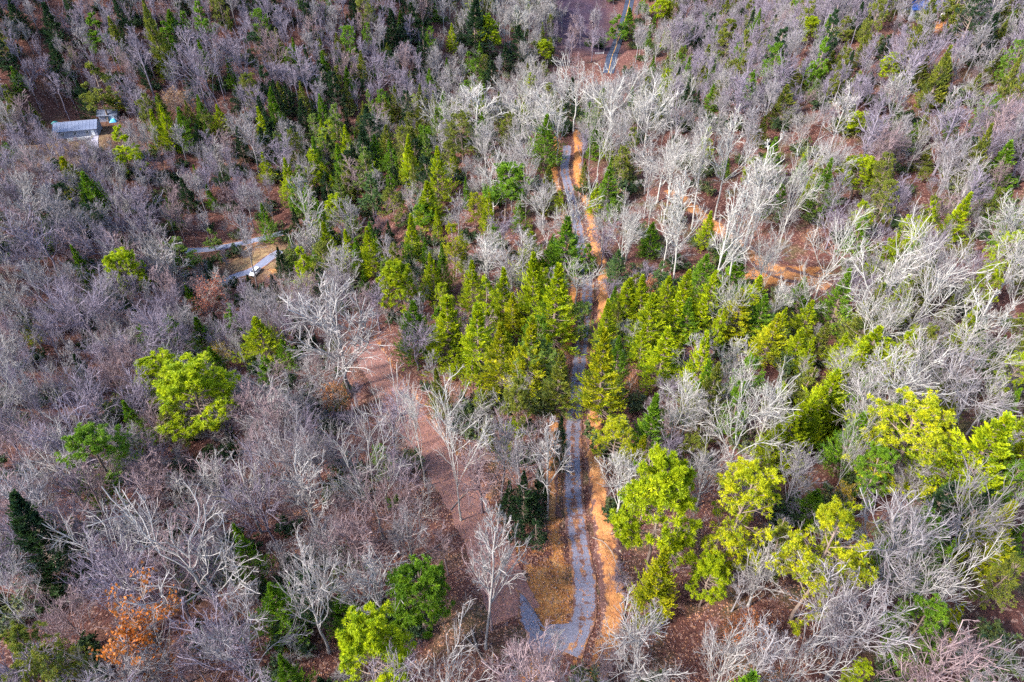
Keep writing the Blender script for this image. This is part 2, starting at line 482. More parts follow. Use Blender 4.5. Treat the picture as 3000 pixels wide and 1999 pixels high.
def strip(name, L, offs, mat, lift, label, rough=0.0, i0=0, i1=None, seed=0, edge=0.0):
    rg = np.random.RandomState(seed)
    L = L[i0:i1]
    if len(L) < 3: return
    s = np.arange(0, len(L) - 1.001, 0.6)
    q = np.stack([np.interp(s, np.arange(len(L)), L[:, i]) for i in range(2)], 1)
    T = np.gradient(q, axis=0); T /= np.hypot(*T.T)[:, None]
    N = np.stack([T[:, 1], -T[:, 0]], 1)
    offs = np.array(offs, float); n = len(offs)
    jit = np.zeros((len(q), n))
    if edge:
        for c in (0, n - 1): jit[:, c] = np.convolve(rg.randn(len(q) + 4), np.ones(5) / 5, 'valid')[:len(q)] * edge
    O = offs[None, :] + jit
    X = q[:, None, 0] + N[:, None, 0] * O; Y = q[:, None, 1] + N[:, None, 1] * O
    Z = terrain(X, Y) + lift
    if rough:
        b = rg.randn(len(q), n) * rough; b[:, 0] = b[:, -1] = -0.05
        Z = Z + np.abs(b) * (np.arange(n) > 0) * (np.arange(n) < n - 1)
    ac = np.broadcast_to(np.linspace(-1, 1, n)[None], X.shape)
    ii = np.arange(X.size).reshape(X.shape)
    FF = np.stack([ii[:-1, :-1], ii[:-1, 1:], ii[1:, 1:], ii[1:, :-1]], -1).reshape(-1, 4)
    o = mesh_obj(name, np.stack([X.ravel(), Y.ravel(), Z.ravel()], 1), FF, mat, None, {'across': ac.ravel()}, True)
    tag(o, label, None, None, 'structure')
    return o
M_DRIVE = mat_gravel_road("driveway_gravel")
M_LANE = mat_gravel_road("lane_gravel", 0.9, 0.35, ((0.11, 0.12, 0.18), (0.18, 0.195, 0.27)))
M_CLAY = mat_clay()
M_TRACK = mat_track()
strip("driveway", LINES['driveway'], np.linspace(-1.5, 1.5, 9), M_DRIVE, 0.06, "rutted grey gravel driveway running down the wooded ridge", edge=0.15, seed=3)
strip("leaf_track", LINES['track'], np.linspace(-3.0, 3.0, 7), M_TRACK, 0.05, "old track carpeted with pale fallen leaves off the hairpin", edge=0.3, i0=4, seed=4)
strip("clay_bank", LINES['driveway'], np.linspace(2.0, 5.2, 9), M_CLAY, 0.04, "raw orange and cream clay bank along the driveway", rough=0.2, i0=4, i1=-30, edge=0.5, seed=5)
strip("clay_verge", LINES['driveway'], np.linspace(-4.2, -2.3, 6), M_CLAY, 0.04, "narrow orange clay verge along the driveway ditch", rough=0.08, i0=22, i1=62, edge=0.4, seed=6)
strip("clay_track", LINES['haul'], np.linspace(-2.9, 2.9, 8), M_CLAY, 0.06, "bare pinkish clay track through the pale bare trees", rough=0.05, edge=0.6, seed=7)
strip("lane", LINES['lane'], np.linspace(-2.0, 2.0, 7), M_LANE, 0.10, "pale blue-grey paved lane above the parked car", edge=0.1, seed=8)
strip("parking_drive", LINES['parking'], np.linspace(-2.0, 2.0, 7), M_LANE, 0.10, "grey gravel drive where the white car is parked", edge=0.2, seed=9)
M_ASPH = mat_plain("asphalt", (0.024, 0.032, 0.058), 0.75, 0, 0.25, 0.6)
M_YEL = mat_plain("yellow_paint", (0.40, 0.20, 0.03), 0.7)
strip("road", LINES['asphalt'], np.linspace(-2.7, 2.7, 7), M_ASPH, 0.12, "curving blue-grey asphalt road in the far valley")
strip("centre_line", LINES['asphalt'], np.linspace(-0.18, 0.18, 3), M_YEL, 0.14, "yellow line painted along the asphalt road")
# gravel apron in the hairpin: a sheet with a ragged edge
def ragged_patch(name, outline, mat, lift, label, jag, seed):
    rg = np.random.RandomState(seed)
    P = np.array([cast(x, y, H)[:2] for x, y in outline])
    P = np.r_[P, P[:1]]
    s = np.r_[0, np.cumsum(np.hypot(*np.diff(P, axis=0).T))]
    t = np.arange(0, s[-1], 0.25)
    Q = np.stack([np.interp(t, s, P[:, i]) for i in range(2)], 1)
    Q += np.stack([np.convolve(rg.randn(len(Q) + 2), np.ones(3) / 3, 'valid') for _ in range(2)], 1) * jag
    c = Q.mean(0)
    rings = [Q * k + c * (1 - k) for k in (1, 0.8, 0.6, 0.4, 0.2)]
    V = np.concatenate(rings); n = len(Q)
    z = terrain(V[:, 0], V[:, 1]) + lift
    z[:n] -= 0.05
    FF = []
    for r in range(4):
        for j in range(n): FF.append((r * n + j, r * n + (j + 1) % n, (r + 1) * n + (j + 1) % n, (r + 1) * n + j))
    FF = np.array(FF)
    V3 = np.c_[V, z]
    V3 = np.r_[V3, [[c[0], c[1], terrain(c[0], c[1]) + lift]]]
    o = mesh_obj(name, V3, FF, mat, None, {'across': np.r_[np.repeat([1.0, 0.62, 0.5, 0.45, 0.45], n), [0.45]]}, True)
    tag(o, label, None, None, 'structure')
ragged_patch("gravel_apron", [(1508,1722),(1530,1735),(1555,1790),(1580,1830),(1605,1860),(1640,1862),(1685,1830),(1712,1840),(1700,1895),(1650,1925),(1600,1935),(1565,1925),(1540,1900),(1545,1870),(1525,1840),(1518,1800),(1515,1760)],
             mat_gravel_road("apron_gravel", 1.0, 0.8), 0.09, "purple-grey gravel apron in the hairpin of the driveway", 0.16, 2)

# ------------------------------------------------------------------ trees: geometry
def tubes(P, R, sides, age, closed_tip=True):
    """P (M,n,3) polylines, R (M,n) radii -> verts, quads, per-vertex age"""
    M, n, _ = P.shape
    T = np.gradient(P, axis=1); T /= np.linalg.norm(T, axis=2, keepdims=True) + 1e-9
    ref = np.where(np.abs(T[:, :1, 2:3]) > 0.9, np.array([1., 0, 0]), np.array([0, 0, 1.]))
    U = np.cross(T, np.broadcast_to(ref, T.shape)); U /= np.linalg.norm(U, axis=2, keepdims=True) + 1e-9
    W = np.cross(T, U)
    a = np.arange(sides) * 2 * np.pi / sides
    V = P[:, :, None] + R[:, :, None, None] * (U[:, :, None] * np.cos(a)[None, None, :, None] + W[:, :, None] * np.sin(a)[None, None, :, None])
    i = np.arange(M * n * sides).reshape(M, n, sides)
    j = np.roll(i, -1, axis=2)
    Fq = np.stack([i[:, :-1], j[:, :-1], j[:, 1:], i[:, 1:]], -1).reshape(-1, 4)
    ag = np.broadcast_to(np.asarray(age, float).reshape(1, -1, 1), (M, n, sides)) if np.ndim(age) else np.full((M, n, sides), float(age))
    return V.reshape(-1, 3), Fq, ag.ravel()
def join(parts):
    V, Fs, A, b = [], [], [], 0
    for v, f, a in parts:
        V.append(v); Fs.append(f + b); A.append(a); b += len(v)
    return np.concatenate(V), np.concatenate(Fs), np.concatenate(A)
def unit(v): return v / (np.linalg.norm(v, axis=-1, keepdims=True) + 1e-9)
def sprout(rg, P, R, nchild, t0, t1, ang, ratio, nseg, up, wig, rfac, L=None, taper=0.45, tipbias=1.0):
    """children on every parent polyline; returns their polylines and radii"""
    M, n, _ = P.shape
    plen = np.linalg.norm(np.diff(P, axis=1), axis=2).sum(1) if L is None else L
    t = t0 + (t1 - t0) * rg.rand(M, nchild) ** tipbias
    u = t * (n - 1); i = np.clip(u.astype(int), 0, n - 2); a = (u - i)[..., None]
    m = np.arange(M)[:, None]
    base = P[m, i] * (1 - a) + P[m, i + 1] * a
    tan = unit(P[m, i + 1] - P[m, i])
    rb = (R[m, i] * (1 - a[..., 0]) + R[m, i + 1] * a[..., 0]) * rfac
    az = rg.rand(M, nchild) * 2 * np.pi
    ref = np.where(np.abs(tan[..., 2:3]) > 0.9, np.array([1., 0, 0]), np.array([0, 0, 1.]))
    U = unit(np.cross(tan, ref)); W = np.cross(tan, U)
    an = np.radians(ang[0] + (ang[1] - ang[0]) * rg.rand(M, nchild))
    d = unit(tan * np.cos(an)[..., None] + (U * np.cos(az)[..., None] + W * np.sin(az)[..., None]) * np.sin(an)[..., None])
    ln = plen[:, None] * ratio * (0.65 + 0.7 * rg.rand(M, nchild)) * (1 - taper * (t - t0) / max(t1 - t0, 1e-6))
    d = d.reshape(-1, 3); base = base.reshape(-1, 3); ln = ln.ravel(); rb = rb.ravel()
    Q = [base]; st = ln / (nseg - 1)
    for k in range(nseg - 1):
        d = unit(d + rg.randn(len(d), 3) * wig + np.array([0, 0, up]))
        Q.append(Q[-1] + d * st[:, None])
    Q = np.stack(Q, 1)
    Rr = rb[:, None] * np.linspace(1, 0.3, nseg)[None]
    return Q, Rr
def trunk_line(rg, h, n, r, lean, wig):
    z = np.linspace(0, h, n)
    off = np.cumsum(rg.randn(n, 2) * wig, 0); off -= off[0]
    az = rg.rand() * 6.28
    P = np.stack([off[:, 0] + lean * z * math.cos(az), off[:, 1] + lean * z * math.sin(az), z], 1)
    P[0, 2] = -1.0
    R = r * np.linspace(1, 0.35, n) ** 0.9
    R[0] *= 1.5
    return P[None], R[None]
def bare_geo(seed, form, far=False):
    """leafless tree about 20 m tall; returns (trunk mesh data, crown mesh data)"""
    rg = np.random.RandomState(seed)
    if form == 'tall':
        T, R = trunk_line(rg, 18.5, 12, 0.24, 0.02, 0.12)
        l1, r1 = sprout(rg, T, R, 22, 0.36, 0.97, (34, 58), 0.33, 7, 0.10, 0.13, 0.42, taper=0.62)
        nb = (6, 4, 3)
    elif form == 'pole':
        T, R = trunk_line(rg, 19, 12, 0.20, 0.025, 0.10)
        l1, r1 = sprout(rg, T, R, 16, 0.55, 0.98, (30, 55), 0.26, 6, 0.12, 0.12, 0.42, taper=0.5)
        nb = (6, 4, 3)
    elif form == 'oak':
        T, R = trunk_line(rg, 11.5, 9, 0.29, 0.03, 0.18)
        l1, r1 = sprout(rg, T, R, 11, 0.42, 1.0, (32, 66), 0.78, 9, 0.07, 0.20, 0.55, taper=0.15)
        nb = (8, 5, 3)
    elif form == 'fork':
        T, R = trunk_line(rg, 8.0, 8, 0.25, 0.04, 0.12)
        l1, r1 = sprout(rg, T, R, 6, 0.7, 1.0, (14, 34), 1.45, 10, 0.05, 0.10, 0.62, taper=0.1)
        nb = (9, 5, 3)
    else:                                                   # 'fan': many steep fine limbs
        T, R = trunk_line(rg, 12.5, 9, 0.26, 0.02, 0.10)
        l1, r1 = sprout(rg, T, R, 20, 0.2, 1.0, (22, 50), 0.62, 8, 0.08, 0.10, 0.40, taper=0.35)
        nb = (6, 5, 3)
    l2, r2 = sprout(rg, l1, r1, nb[0], 0.25, 1.0, (28, 55), 0.48, 6, 0.06, 0.18, 0.60)
    l3, r3 = sprout(rg, l2, np.maximum(r2, 0.022), nb[1], 0.2, 1.0, (28, 55), 0.50, 4, 0.05, 0.20, 0.68)
    l4, r4 = sprout(rg, l3, np.maximum(r3, 0.018), nb[2], 0.15, 1.0, (25, 55), 0.62, 3, 0.05, 0.15, 0.8)
    trunk = join([tubes(T, R, 8, np.linspace(0, 0.2, T.shape[1])), tubes(l1, np.maximum(r1 * 0.95, 0.058), 5, 0.3)])
    crown = join([tubes(l2, np.maximum(r2 * 0.95, 0.043), 4, 0.45), tubes(l3, np.maximum(r3, 0.025), 3, 0.65), tubes(l4, np.maximum(r4 * 0.7, 0.0105), 3, 0.95)])
    if far:                                                 # seen from afar: limbs and branches, the finest twigs left off
        crown = join([tubes(l2, np.maximum(r2, 0.062), 3, 0.45), tubes(l3, np.maximum(r3, 0.034), 3, 0.75)])
    return trunk, crown
def leafquads(C, D, ln, wd, rg, shade):
    """rhombic leaves at C pointing along D"""
    n = len(C)
    S = unit(np.cross(D, rg.randn(n, 3)))
    ln = np.broadcast_to(ln, (n,))[:, None]; wd = np.broadcast_to(wd, (n,))[:, None]
    V = np.stack([C, C + D * ln * 0.45 + S * wd * 0.5, C + D * ln, C + D * ln * 0.45 - S * wd * 0.5], 1)
    return V.reshape(-1, 3), np.arange(4 * n).reshape(n, 4), np.repeat(np.broadcast_to(shade, (n,)), 4)
def sprays(rg, base, axis_, length, nl, ll, lw, spread, shade, flat=0.4):
    """feathery sprays: nl leaflets along each axis"""
    n = len(base)
    t = np.tile(np.linspace(0.05, 1.0, nl), n)
    B = np.repeat(base, nl, 0); A = np.repeat(axis_, nl, 0); Ln = np.repeat(np.broadcast_to(length, (n,)), nl)
    side = unit(np.cross(A, np.array([0, 0, 1.0]) + rg.randn(len(A), 3) * flat))
    sg = np.tile(np.where(np.arange(nl) % 2, 1, -1), n)[:, None]
    C = B + A * (t * Ln)[:, None]
    D = unit(A * (0.55 + 0.9 * t[:, None]) + side * sg * spread * (1.15 - t[:, None]) + rg.randn(len(A), 3) * 0.12)
    sh = np.repeat(shade, nl)
    return leafquads(C, D, ll * (1.1 - 0.45 * t) * (0.8 + 0.4 * rg.rand(len(t))), lw, rg, sh)
def hemlock_geo(seed, slim=1.0, dense=1.0):
    """dense conical evergreen, 16 m tall, pointed, with ragged upswept plumes"""
    rg = np.random.RandomState(seed)
    Hh = 16.0
    T, R = trunk_line(rg, Hh * 0.97, 10, 0.2, 0.01, 0.05)
    nb = int(230 * dense)
    h = np.sort(0.05 + 0.94 * rg.rand(nb) ** 1.05)
    az = np.arange(nb) * 2.399 + rg.randn(nb) * 0.5
    lob = 1 + 0.24 * np.sin(az * 3 + seed) + 0.20 * np.sin(h * 23 + az * 2)
    ln = 4.3 * slim * (1 - h) ** 1.15 * (0.55 + np.minimum(1, h * 7) * 0.45) * (0.68 + 0.55 * rg.rand(nb)) * lob + 0.10
    d = unit(np.stack([np.cos(az), np.sin(az), 0.10 + 0.9 * h + 0.25 * rg.randn(nb)], 1))
    Q = [np.stack([np.interp(h * Hh, T[0, :, 2], T[0, :, 0]), np.interp(h * Hh, T[0, :, 2], T[0, :, 1]), h * Hh], 1)]
    for k in range(4):
        d2 = unit(d + np.array([0, 0, -0.22 + 0.17 * k]))
        Q.append(Q[-1] + d2 * (ln / 4)[:, None])
    Q = np.stack(Q, 1)
    Rb = np.linspace(0.05, 0.012, 5)[None] * np.ones((nb, 1))
    parts, shb = [], np.clip(0.5 + 0.25 * rg.randn(nb), 0, 1)
    for k in range(8):
        t = 0.3 + 0.7 * (k + rg.rand(nb)) / 8
        u = t * 4; i = np.clip(u.astype(int), 0, 3); a = (u - i)[:, None]
        b = Q[np.arange(nb), i] * (1 - a) + Q[np.arange(nb), i + 1] * a
        s = unit(np.cross(d, [0, 0, 1.0])) * (rg.rand(nb, 1) * 2 - 1)
        ax = unit(d * 0.6 + s * 0.65 + np.stack([np.zeros(nb), np.zeros(nb), 0.2 + 1.15 * t * rg.rand(nb)], 1))
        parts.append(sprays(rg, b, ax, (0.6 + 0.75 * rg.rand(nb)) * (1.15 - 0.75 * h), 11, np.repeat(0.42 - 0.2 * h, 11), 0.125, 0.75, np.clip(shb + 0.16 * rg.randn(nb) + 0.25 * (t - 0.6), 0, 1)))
    tr = join([tubes(T, R, 7, 0.1), tubes(Q, Rb, 3, 0.3)])
    return tr, join(parts)
def tuft_balls(rg, C, D, rad_, k, w, shade):
    n = len(C)
    d = unit(np.repeat(D, k, 0) * 0.75 + unit(rg.randn(n * k, 3)))
    return leafquads(np.repeat(C, k, 0), d, np.repeat(np.broadcast_to(rad_, (n,)), k) * (0.7 + 0.5 * rg.rand(n * k)), w, rg, np.repeat(shade, k))
def pine_geo(seed, lo=0.36, wide=1.0, ntuft=6, tuft=0.46, k=24, form='round'):
    """pine, 20 m tall: needle tufts at the ends of forking limbs"""
    rg = np.random.RandomState(seed)
    T, R = trunk_line(rg, 18.2, 11, 0.24, 0.02, 0.12)
    nl = 54 if form == 'round' and k > 19 else 44
    if form == 'round':
        h = lo + (0.97 - lo) * rg.rand(nl)
        e = (h - lo) / (0.97 - lo)
        ln = 4.6 * wide * np.sqrt(np.clip(1 - (e * 1.05 - 0.28) ** 2 / 0.65, 0.05, 1)) * (0.75 + 0.4 * rg.rand(nl))
        rise = -0.05 + 1.0 * e
    else:
        h = lo + (0.97 - lo) * (np.floor(rg.rand(nl) * 9) + 0.3 * rg.rand(nl)) / 9
        e = (h - lo) / (0.97 - lo)
        ln = 4.4 * wide * (1 - 0.8 * e) * (0.6 + 0.6 * rg.rand(nl))
        rise = 0.1 + 0.35 * e
    az = np.arange(nl) * 2.399 + rg.randn(nl) * 0.5
    d = unit(np.stack([np.cos(az), np.sin(az), rise], 1))
    zt = h * 18.2
    b = np.stack([np.interp(zt, T[0, :, 2], T[0, :, 0]), np.interp(zt, T[0, :, 2], T[0, :, 1]), zt], 1)
    Q = [b]
    for q in range(5):
        d = unit(d + rg.randn(nl, 3) * 0.10 + np.array([0, 0, 0.06]))
        Q.append(Q[-1] + d * (ln / 5)[:, None])
    Q = np.stack(Q, 1)
    Rl = np.linspace(0.075, 0.025, 6)[None] * np.ones((nl, 1))
    l2, r2 = sprout(rg, Q, Rl, 7, 0.3, 1.0, (25, 65), 0.34, 4, 0.07, 0.14, 0.6)
    l3, r3 = sprout(rg, l2, np.maximum(r2, 0.02), ntuft - 3, 0.4, 1.0, (25, 55), 0.55, 3, 0.08, 0.1, 0.7)
    ends = np.concatenate([l2[:, -1], l3[:, -1], Q[:, -1], l2[:, 2]]); dirs = unit(np.concatenate([l2[:, -1] - l2[:, -2], l3[:, -1] - l3[:, -2], Q[:, -1] - Q[:, -2], l2[:, 2] - l2[:, 1]]) )
    dirs = unit(dirs + np.array([0, 0, 0.5]))
    sh = np.clip(0.5 + 0.24 * rg.randn(len(ends)), 0, 1)
    crown = tuft_balls(rg, ends, dirs, tuft * (0.75 + 0.5 * rg.rand(len(ends))), k, tuft * 0.19, sh)
    tr = join([tubes(T, R, 8, 0.1), tubes(Q, Rl, 4, 0.3), tubes(l2, np.maximum(r2, 0.016), 3, 0.4), tubes(l3, np.maximum(r3, 0.012), 3, 0.5)])
    return tr, crown
def leafy_geo(seed, nleaf=3):
    """small broadleaf tree, 9 m tall, still holding its dead leaves"""
    rg = np.random.RandomState(seed)
    T, R = trunk_line(rg, 6.0, 7, 0.12, 0.03, 0.08)
    l1, r1 = sprout(rg, T, R, 16, 0.2, 1.0, (30, 60), 0.62, 6, 0.09, 0.12, 0.45)
    l2, r2 = sprout(rg, l1, r1, 6, 0.2, 1.0, (28, 58), 0.5, 4, 0.06, 0.15, 0.65)
    l3, r3 = sprout(rg, l2, np.maximum(r2, 0.014), 4, 0.2, 1.0, (28, 55), 0.55, 3, 0.06, 0.15, 0.7)
    tr = join([tubes(T, R, 7, 0.1), tubes(l1, np.maximum(r1, 0.02), 4, 0.3), tubes(l2, np.maximum(r2, 0.014), 3, 0.45), tubes(l3, np.maximum(r3, 0.009), 3, 0.6)])
    C = np.concatenate([l3[:, -1]] * nleaf + [l3[:, 1]] * 2)
    D = unit(rg.randn(len(C), 3) + np.array([0, 0, -0.2]))
    C = C + rg.randn(len(C), 3) * 0.13
    return tr, leafquads(C, D, 0.26, 0.17, rg, np.clip(0.5 + 0.3 * rg.randn(len(C)), 0, 1))
def shrub_geo(seed):
    """low broad evergreen shrub, 3 m tall"""
    rg = np.random.RandomState(seed)
    n = 9
    az = rg.rand(n) * 6.28
    d = unit(np.stack([np.cos(az), np.sin(az), 0.9 + 0.8 * rg.rand(n)], 1))
    Q = [np.c_[rg.randn(n, 2) * 0.25, np.full(n, -0.2)]]
    for k in range(5):
        d = unit(d + rg.randn(n, 3) * 0.12)
        Q.append(Q[-1] + d * (0.42 + 0.25 * rg.rand(n, 1)))
    Q = np.stack(Q, 1); R = np.linspace(0.05, 0.02, 6)[None] * np.ones((n, 1))
    l2, r2 = sprout(rg, Q, R, 10, 0.25, 1.0, (30, 65), 0.45, 4, 0.05, 0.15, 0.6)
    C = np.concatenate([l2[:, i] for i in (1, 2, 3, 3)]); m = len(C)
    C = np.repeat(C, 6, 0); D = unit(rg.randn(len(C), 3) + np.array([0, 0, 0.35]))
    sh = np.repeat(np.clip(0.45 + 0.25 * rg.randn(m), 0, 1), 6)
    return join([tubes(Q, R, 5, 0.3), tubes(l2, np.maximum(r2, 0.012), 3, 0.4)]), leafquads(C, D, 0.36, 0.16, rg, sh)

M_BARK = mat_bark()
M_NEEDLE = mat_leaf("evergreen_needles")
M_LEAF = mat_leaf("dead_leaves", trans=0.4)
PROTO = {}                                                # kind -> list of (trunk mesh, crown mesh, height, crown width)
def proto(kind, geo, leaf):
    out = []
    for t, c in geo:
        to = mesh_obj("trunk", t[0], t[1], M_BARK, None, {'age': t[2]}, True)
        if leaf is None: co = mesh_obj("crown", c[0], c[1], M_BARK, None, {'age': c[2]}, True)
        else: co = mesh_obj("crown", c[0], c[1], leaf, None, {'shade': c[2]})
        w = 2 * np.percentile(np.hypot(c[0][:, 0], c[0][:, 1]), 96)
        out.append((to.data, co.data, float(c[0][:, 2].max()), float(w)))
        bpy.data.objects.remove(to); bpy.data.objects.remove(co)
    PROTO[kind] = out
proto('tall', [bare_geo(s, 'tall') for s in (11, 12, 13, 14)], None)
proto('pole', [bare_geo(s, 'pole') for s in (21, 22)], None)
proto('oak', [bare_geo(s, 'oak') for s in (31, 32, 33, 34)], None)
proto('fork', [bare_geo(s, 'fork') for s in (41, 42, 43)], None)
proto('fan', [bare_geo(s, 'fan') for s in (51, 52, 53)], None)
for k_, ss in (('tall', (15, 16, 17)), ('pole', (23, 24)), ('oak', (35, 36)), ('fork', (44, 45)), ('fan', (54, 55, 56))):
    proto(k_ + '_f', [bare_geo(q, k_, True) for q in ss], None)
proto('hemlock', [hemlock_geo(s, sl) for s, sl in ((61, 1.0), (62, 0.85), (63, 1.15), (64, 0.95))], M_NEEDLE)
proto('pine', [pine_geo(s) for s in (71, 72, 73)], M_NEEDLE)
proto('openpine', [pine_geo(s, 0.26, 1.05, 6, 0.38, 19) for s in (76, 77, 78)], M_NEEDLE)
proto('whitepine', [pine_geo(s, 0.22, 1.0, 6, 0.42, 19, 'tier') for s in (81, 82, 83)], M_NEEDLE)
proto('leafy', [leafy_geo(s) for s in (91, 92)], M_LEAF)
proto('shrub', [shrub_geo(s) for s in (95, 96, 97)], M_NEEDLE)

# ------------------------------------------------------------------ trees: where they stand
RG = random.Random(7)
NR = np.random.RandomState(7)
LIME, YEL, GRN, DRK, BLU, OLV, PAL = (0.32, 0.385, 0.006), (0.345, 0.355, 0.008), (0.135, 0.245, 0.014), (0.030, 0.064, 0.026), (0.10, 0.175, 0.06), (0.18, 0.20, 0.028), (0.19, 0.265, 0.05)
CHALK, PALE, GREY, PINK, BRWN, PURP, RUST = (0.35, 0.34, 0.32), (0.27, 0.256, 0.250), (0.215, 0.20, 0.21), (0.225, 0.165, 0.172), (0.13, 0.105, 0.100), (0.20, 0.172, 0.215), (0.34, 0.16, 0.10)
TREES = []
BARE = ('tall', 'pole', 'oak', 'fork', 'fan')
NAME = {'hemlock': 'hemlock_tree', 'pine': 'pine_tree', 'openpine': 'pine_tree', 'whitepine': 'pine_tree', 'leafy': 'leafy_tree', 'shrub': 'evergreen_shrub'}
def solve(px, py, pyb, wpx, kind, k0=None):
    h = 15.0
    for _ in range(10):
        G = cast(px, py, H, h)
        _, qy, f = project(G[0], G[1], G[2])
        h = min(max(h * (max(pyb - py, 12) / max(qy - py, 4)) ** 0.7, 3.0), 30.0)
    G = cast(px, py, H, h)
    f = project(G[0], G[1], G[2] + 0.6 * h)[2]
    return G, h, wpx * f / FPX * (1.38 if kind == 'hemlock' else 1.0 if kind == 'openpine' else 1.12 if kind in NAME else 1.0)
def put(kind, x, y, yb, w, tint, label=None, var=None, hmin=None):
    """x, y = crown top, yb = foot, w = crown width, all on the 2353-pixel view of the photograph"""
    S = 3000 / 2353
    G, h, wm = solve(x * S, y * S, yb * S, w * S, kind)
    if kind == 'hemlock': h *= 1.12
    P = PROTO[kind]
    if var is None: var = RG.randrange(len(P))
    TREES.append(dict(kind=kind, var=var % len(P), p=G, h=h, w=wm, rz=RG.random() * 6.28, tint=tint, label=label, px=x * S, py=y * S))
E = 'hemlock'
for a in [  # dense conical evergreens: crown top x, y, foot y, width, colour
 (947,712,830,78,GRN),(1017,697,840,84,LIME),(1095,720,862,88,LIME),(1152,762,905,84,YEL),(1212,752,915,84,YEL),(1280,630,800,86,LIME),(1228,594,752,64,LIME),
 (1160,628,738,48,LIME),(1222,545,650,58,LIME),(1300,518,640,80,GRN),(1048,822,868,34,LIME),(1180,680,770,40,YEL),
 (1400,785,965,84,YEL),(1446,648,748,58,LIME),(1482,645,752,50,LIME),(1540,648,745,62,LIME),(1502,690,808,72,LIME),(1578,638,742,56,LIME),(1640,632,742,64,LIME),
 (1695,596,694,64,GRN),(1702,688,792,74,YEL),(1778,738,836,66,YEL),(1842,765,842,52,LIME),(1530,768,886,74,LIME),(1482,760,838,42,LIME),(1620,598,684,62,GRN),
 (1850,648,735,62,GRN),(1425,585,660,50,BLU),(1760,690,780,60,GRN),(1590,700,790,50,GRN),
 (2012,765,880,110,LIME),(1960,835,905,74,LIME),(1922,868,992,88,LIME),(1842,945,1055,76,LIME),(1795,995,1095,74,LIME),(2070,925,1030,84,GRN),(2040,790,880,70,LIME),(1985,800,895,66,LIME),(1945,855,950,66,LIME),(1900,905,1010,70,LIME),(1870,925,1030,66,LIME),(1820,970,1075,66,LIME),(1860,700,780,50,LIME),(1745,640,730,54,LIME),(1670,640,735,52,LIME),(1560,690,790,56,LIME),(1610,690,780,56,LIME),(2275,968,1160,180,LIME),(1885,1135,1205,74,GRN),
 (2255,730,805,66,GRN),(2105,560,650,64,GRN),(2190,880,960,60,OLV),(2335,900,990,50,GRN),
 (1255,275,388,66,GRN),(1405,395,475,42,GRN),(1315,188,275,34,DRK),(1500,520,590,40,GRN),(1555,455,515,30,GRN),
 (965,205,300,28,OLV),(905,212,300,36,OLV),(885,296,372,46,OLV),(1000,350,470,52,LIME),(982,428,522,58,LIME),(940,340,432,36,LIME),(850,536,640,46,LIME),(818,556,640,32,GRN),
 (895,330,400,32,GRN),(1270,545,620,38,GRN),(1195,460,540,34,GRN),
 (655,198,272,26,DRK),(690,235,300,30,DRK),(372,252,352,36,LIME),(345,262,350,32,LIME),(415,258,352,42,GRN),(455,228,302,32,GRN),(500,250,312,34,LIME),(150,372,462,62,YEL),(195,405,490,70,GRN),
 (600,478,560,32,GRN),(605,358,422,30,LIME),(475,430,482,26,GRN),(640,195,262,26,GRN),(735,225,292,26,GRN),(795,195,262,24,OLV),(545,300,372,40,DRK),(600,300,370,40,DRK),(420,420,490,38,DRK),
 (330,5,125,26,OLV),(345,30,175,40,OLV),(388,35,125,46,GRN),(365,132,186,20,LIME),(120,115,195,72,DRK),(30,165,215,56,GRN),(105,20,120,40,DRK),(25,10,90,50,DRK),
 (452,738,815,50,GRN),(590,743,838,84,LIME),(480,806,862,52,GRN),(650,790,850,44,GRN),
 (545,1215,1350,58,GRN),(1290,972,1085,40,DRK),(1205,1100,1200,48,DRK),(1245,1075,1170,36,DRK),(1165,1120,1190,40,DRK),(1225,1140,1200,40,DRK),(620,1355,1460,92,GRN),(780,1375,1450,62,GRN),(650,1525,1620,62,GRN),(25,1170,1350,110,DRK),
 (1085,5,125,60,DRK),(1190,65,145,46,DRK),(1130,145,200,30,DRK),(1160,110,165,40,DRK),(1450,25,90,34,GRN),(900,30,110,48,DRK),(945,20,100,44,DRK),
 (1910,128,205,42,OLV),(1842,145,210,36,OLV),(1810,205,285,62,OLV),(1755,55,120,44,OLV),(1600,60,125,40,DRK),(2135,340,395,42,OLV),(2182,145,235,62,OLV),(2130,140,215,52,OLV),(2280,45,155,110,DRK),(2318,335,440,80,GRN),
 (2315,440,520,60,GRN),(2040,90,140,34,DRK),(1960,250,312,44,OLV),(1880,180,240,30,GRN),(1705,25,80,32,DRK),(2300,120,190,50,OLV),(2250,180,240,40,OLV),(1640,200,260,30,GRN),(1590,190,250,30,DRK)]:
    put(E, *a)
for a in [  # round-headed pines
 (345,818,945,100,LIME,"smaller of the two round lime-green pines touching crowns below the car"),(425,845,1015,165,LIME,"larger of the two round lime-green pines touching crowns below the car"),
 (272,576,705,74,LIME),(770,450,548,58,LIME),(915,598,735,80,LIME),(1160,376,505,96,GRN),(955,1298,1450,132,GRN,"round mid-green pine on the slope beside the leafy track"),(838,1452,1620,160,LIME,"broad yellow-lime pine below the round mid-green pine"),
 (1540,1062,1335,172,LIME,"big round lime pine beside the clay bank of the driveway"),(1640,1295,1400,84,LIME,"small bushy lime pine below the big round pine"),(1247,92,150,54,LIME,"bright lime pine rising behind the chalk-white trees of the knoll"),
 (1125,38,135,58,LIME),(1520,0,60,52,LIME),(1480,5,50,40,GRN),(1985,362,458,112,LIME,"round lime pine with an open dark centre above the clay clearing"),(1870,40,115,48,LIME),(1985,258,318,66,LIME),(2062,125,205,50,LIME),
 (970,470,540,52,GRN),(975,288,372,38,GRN)]:
    put('pine', *a)
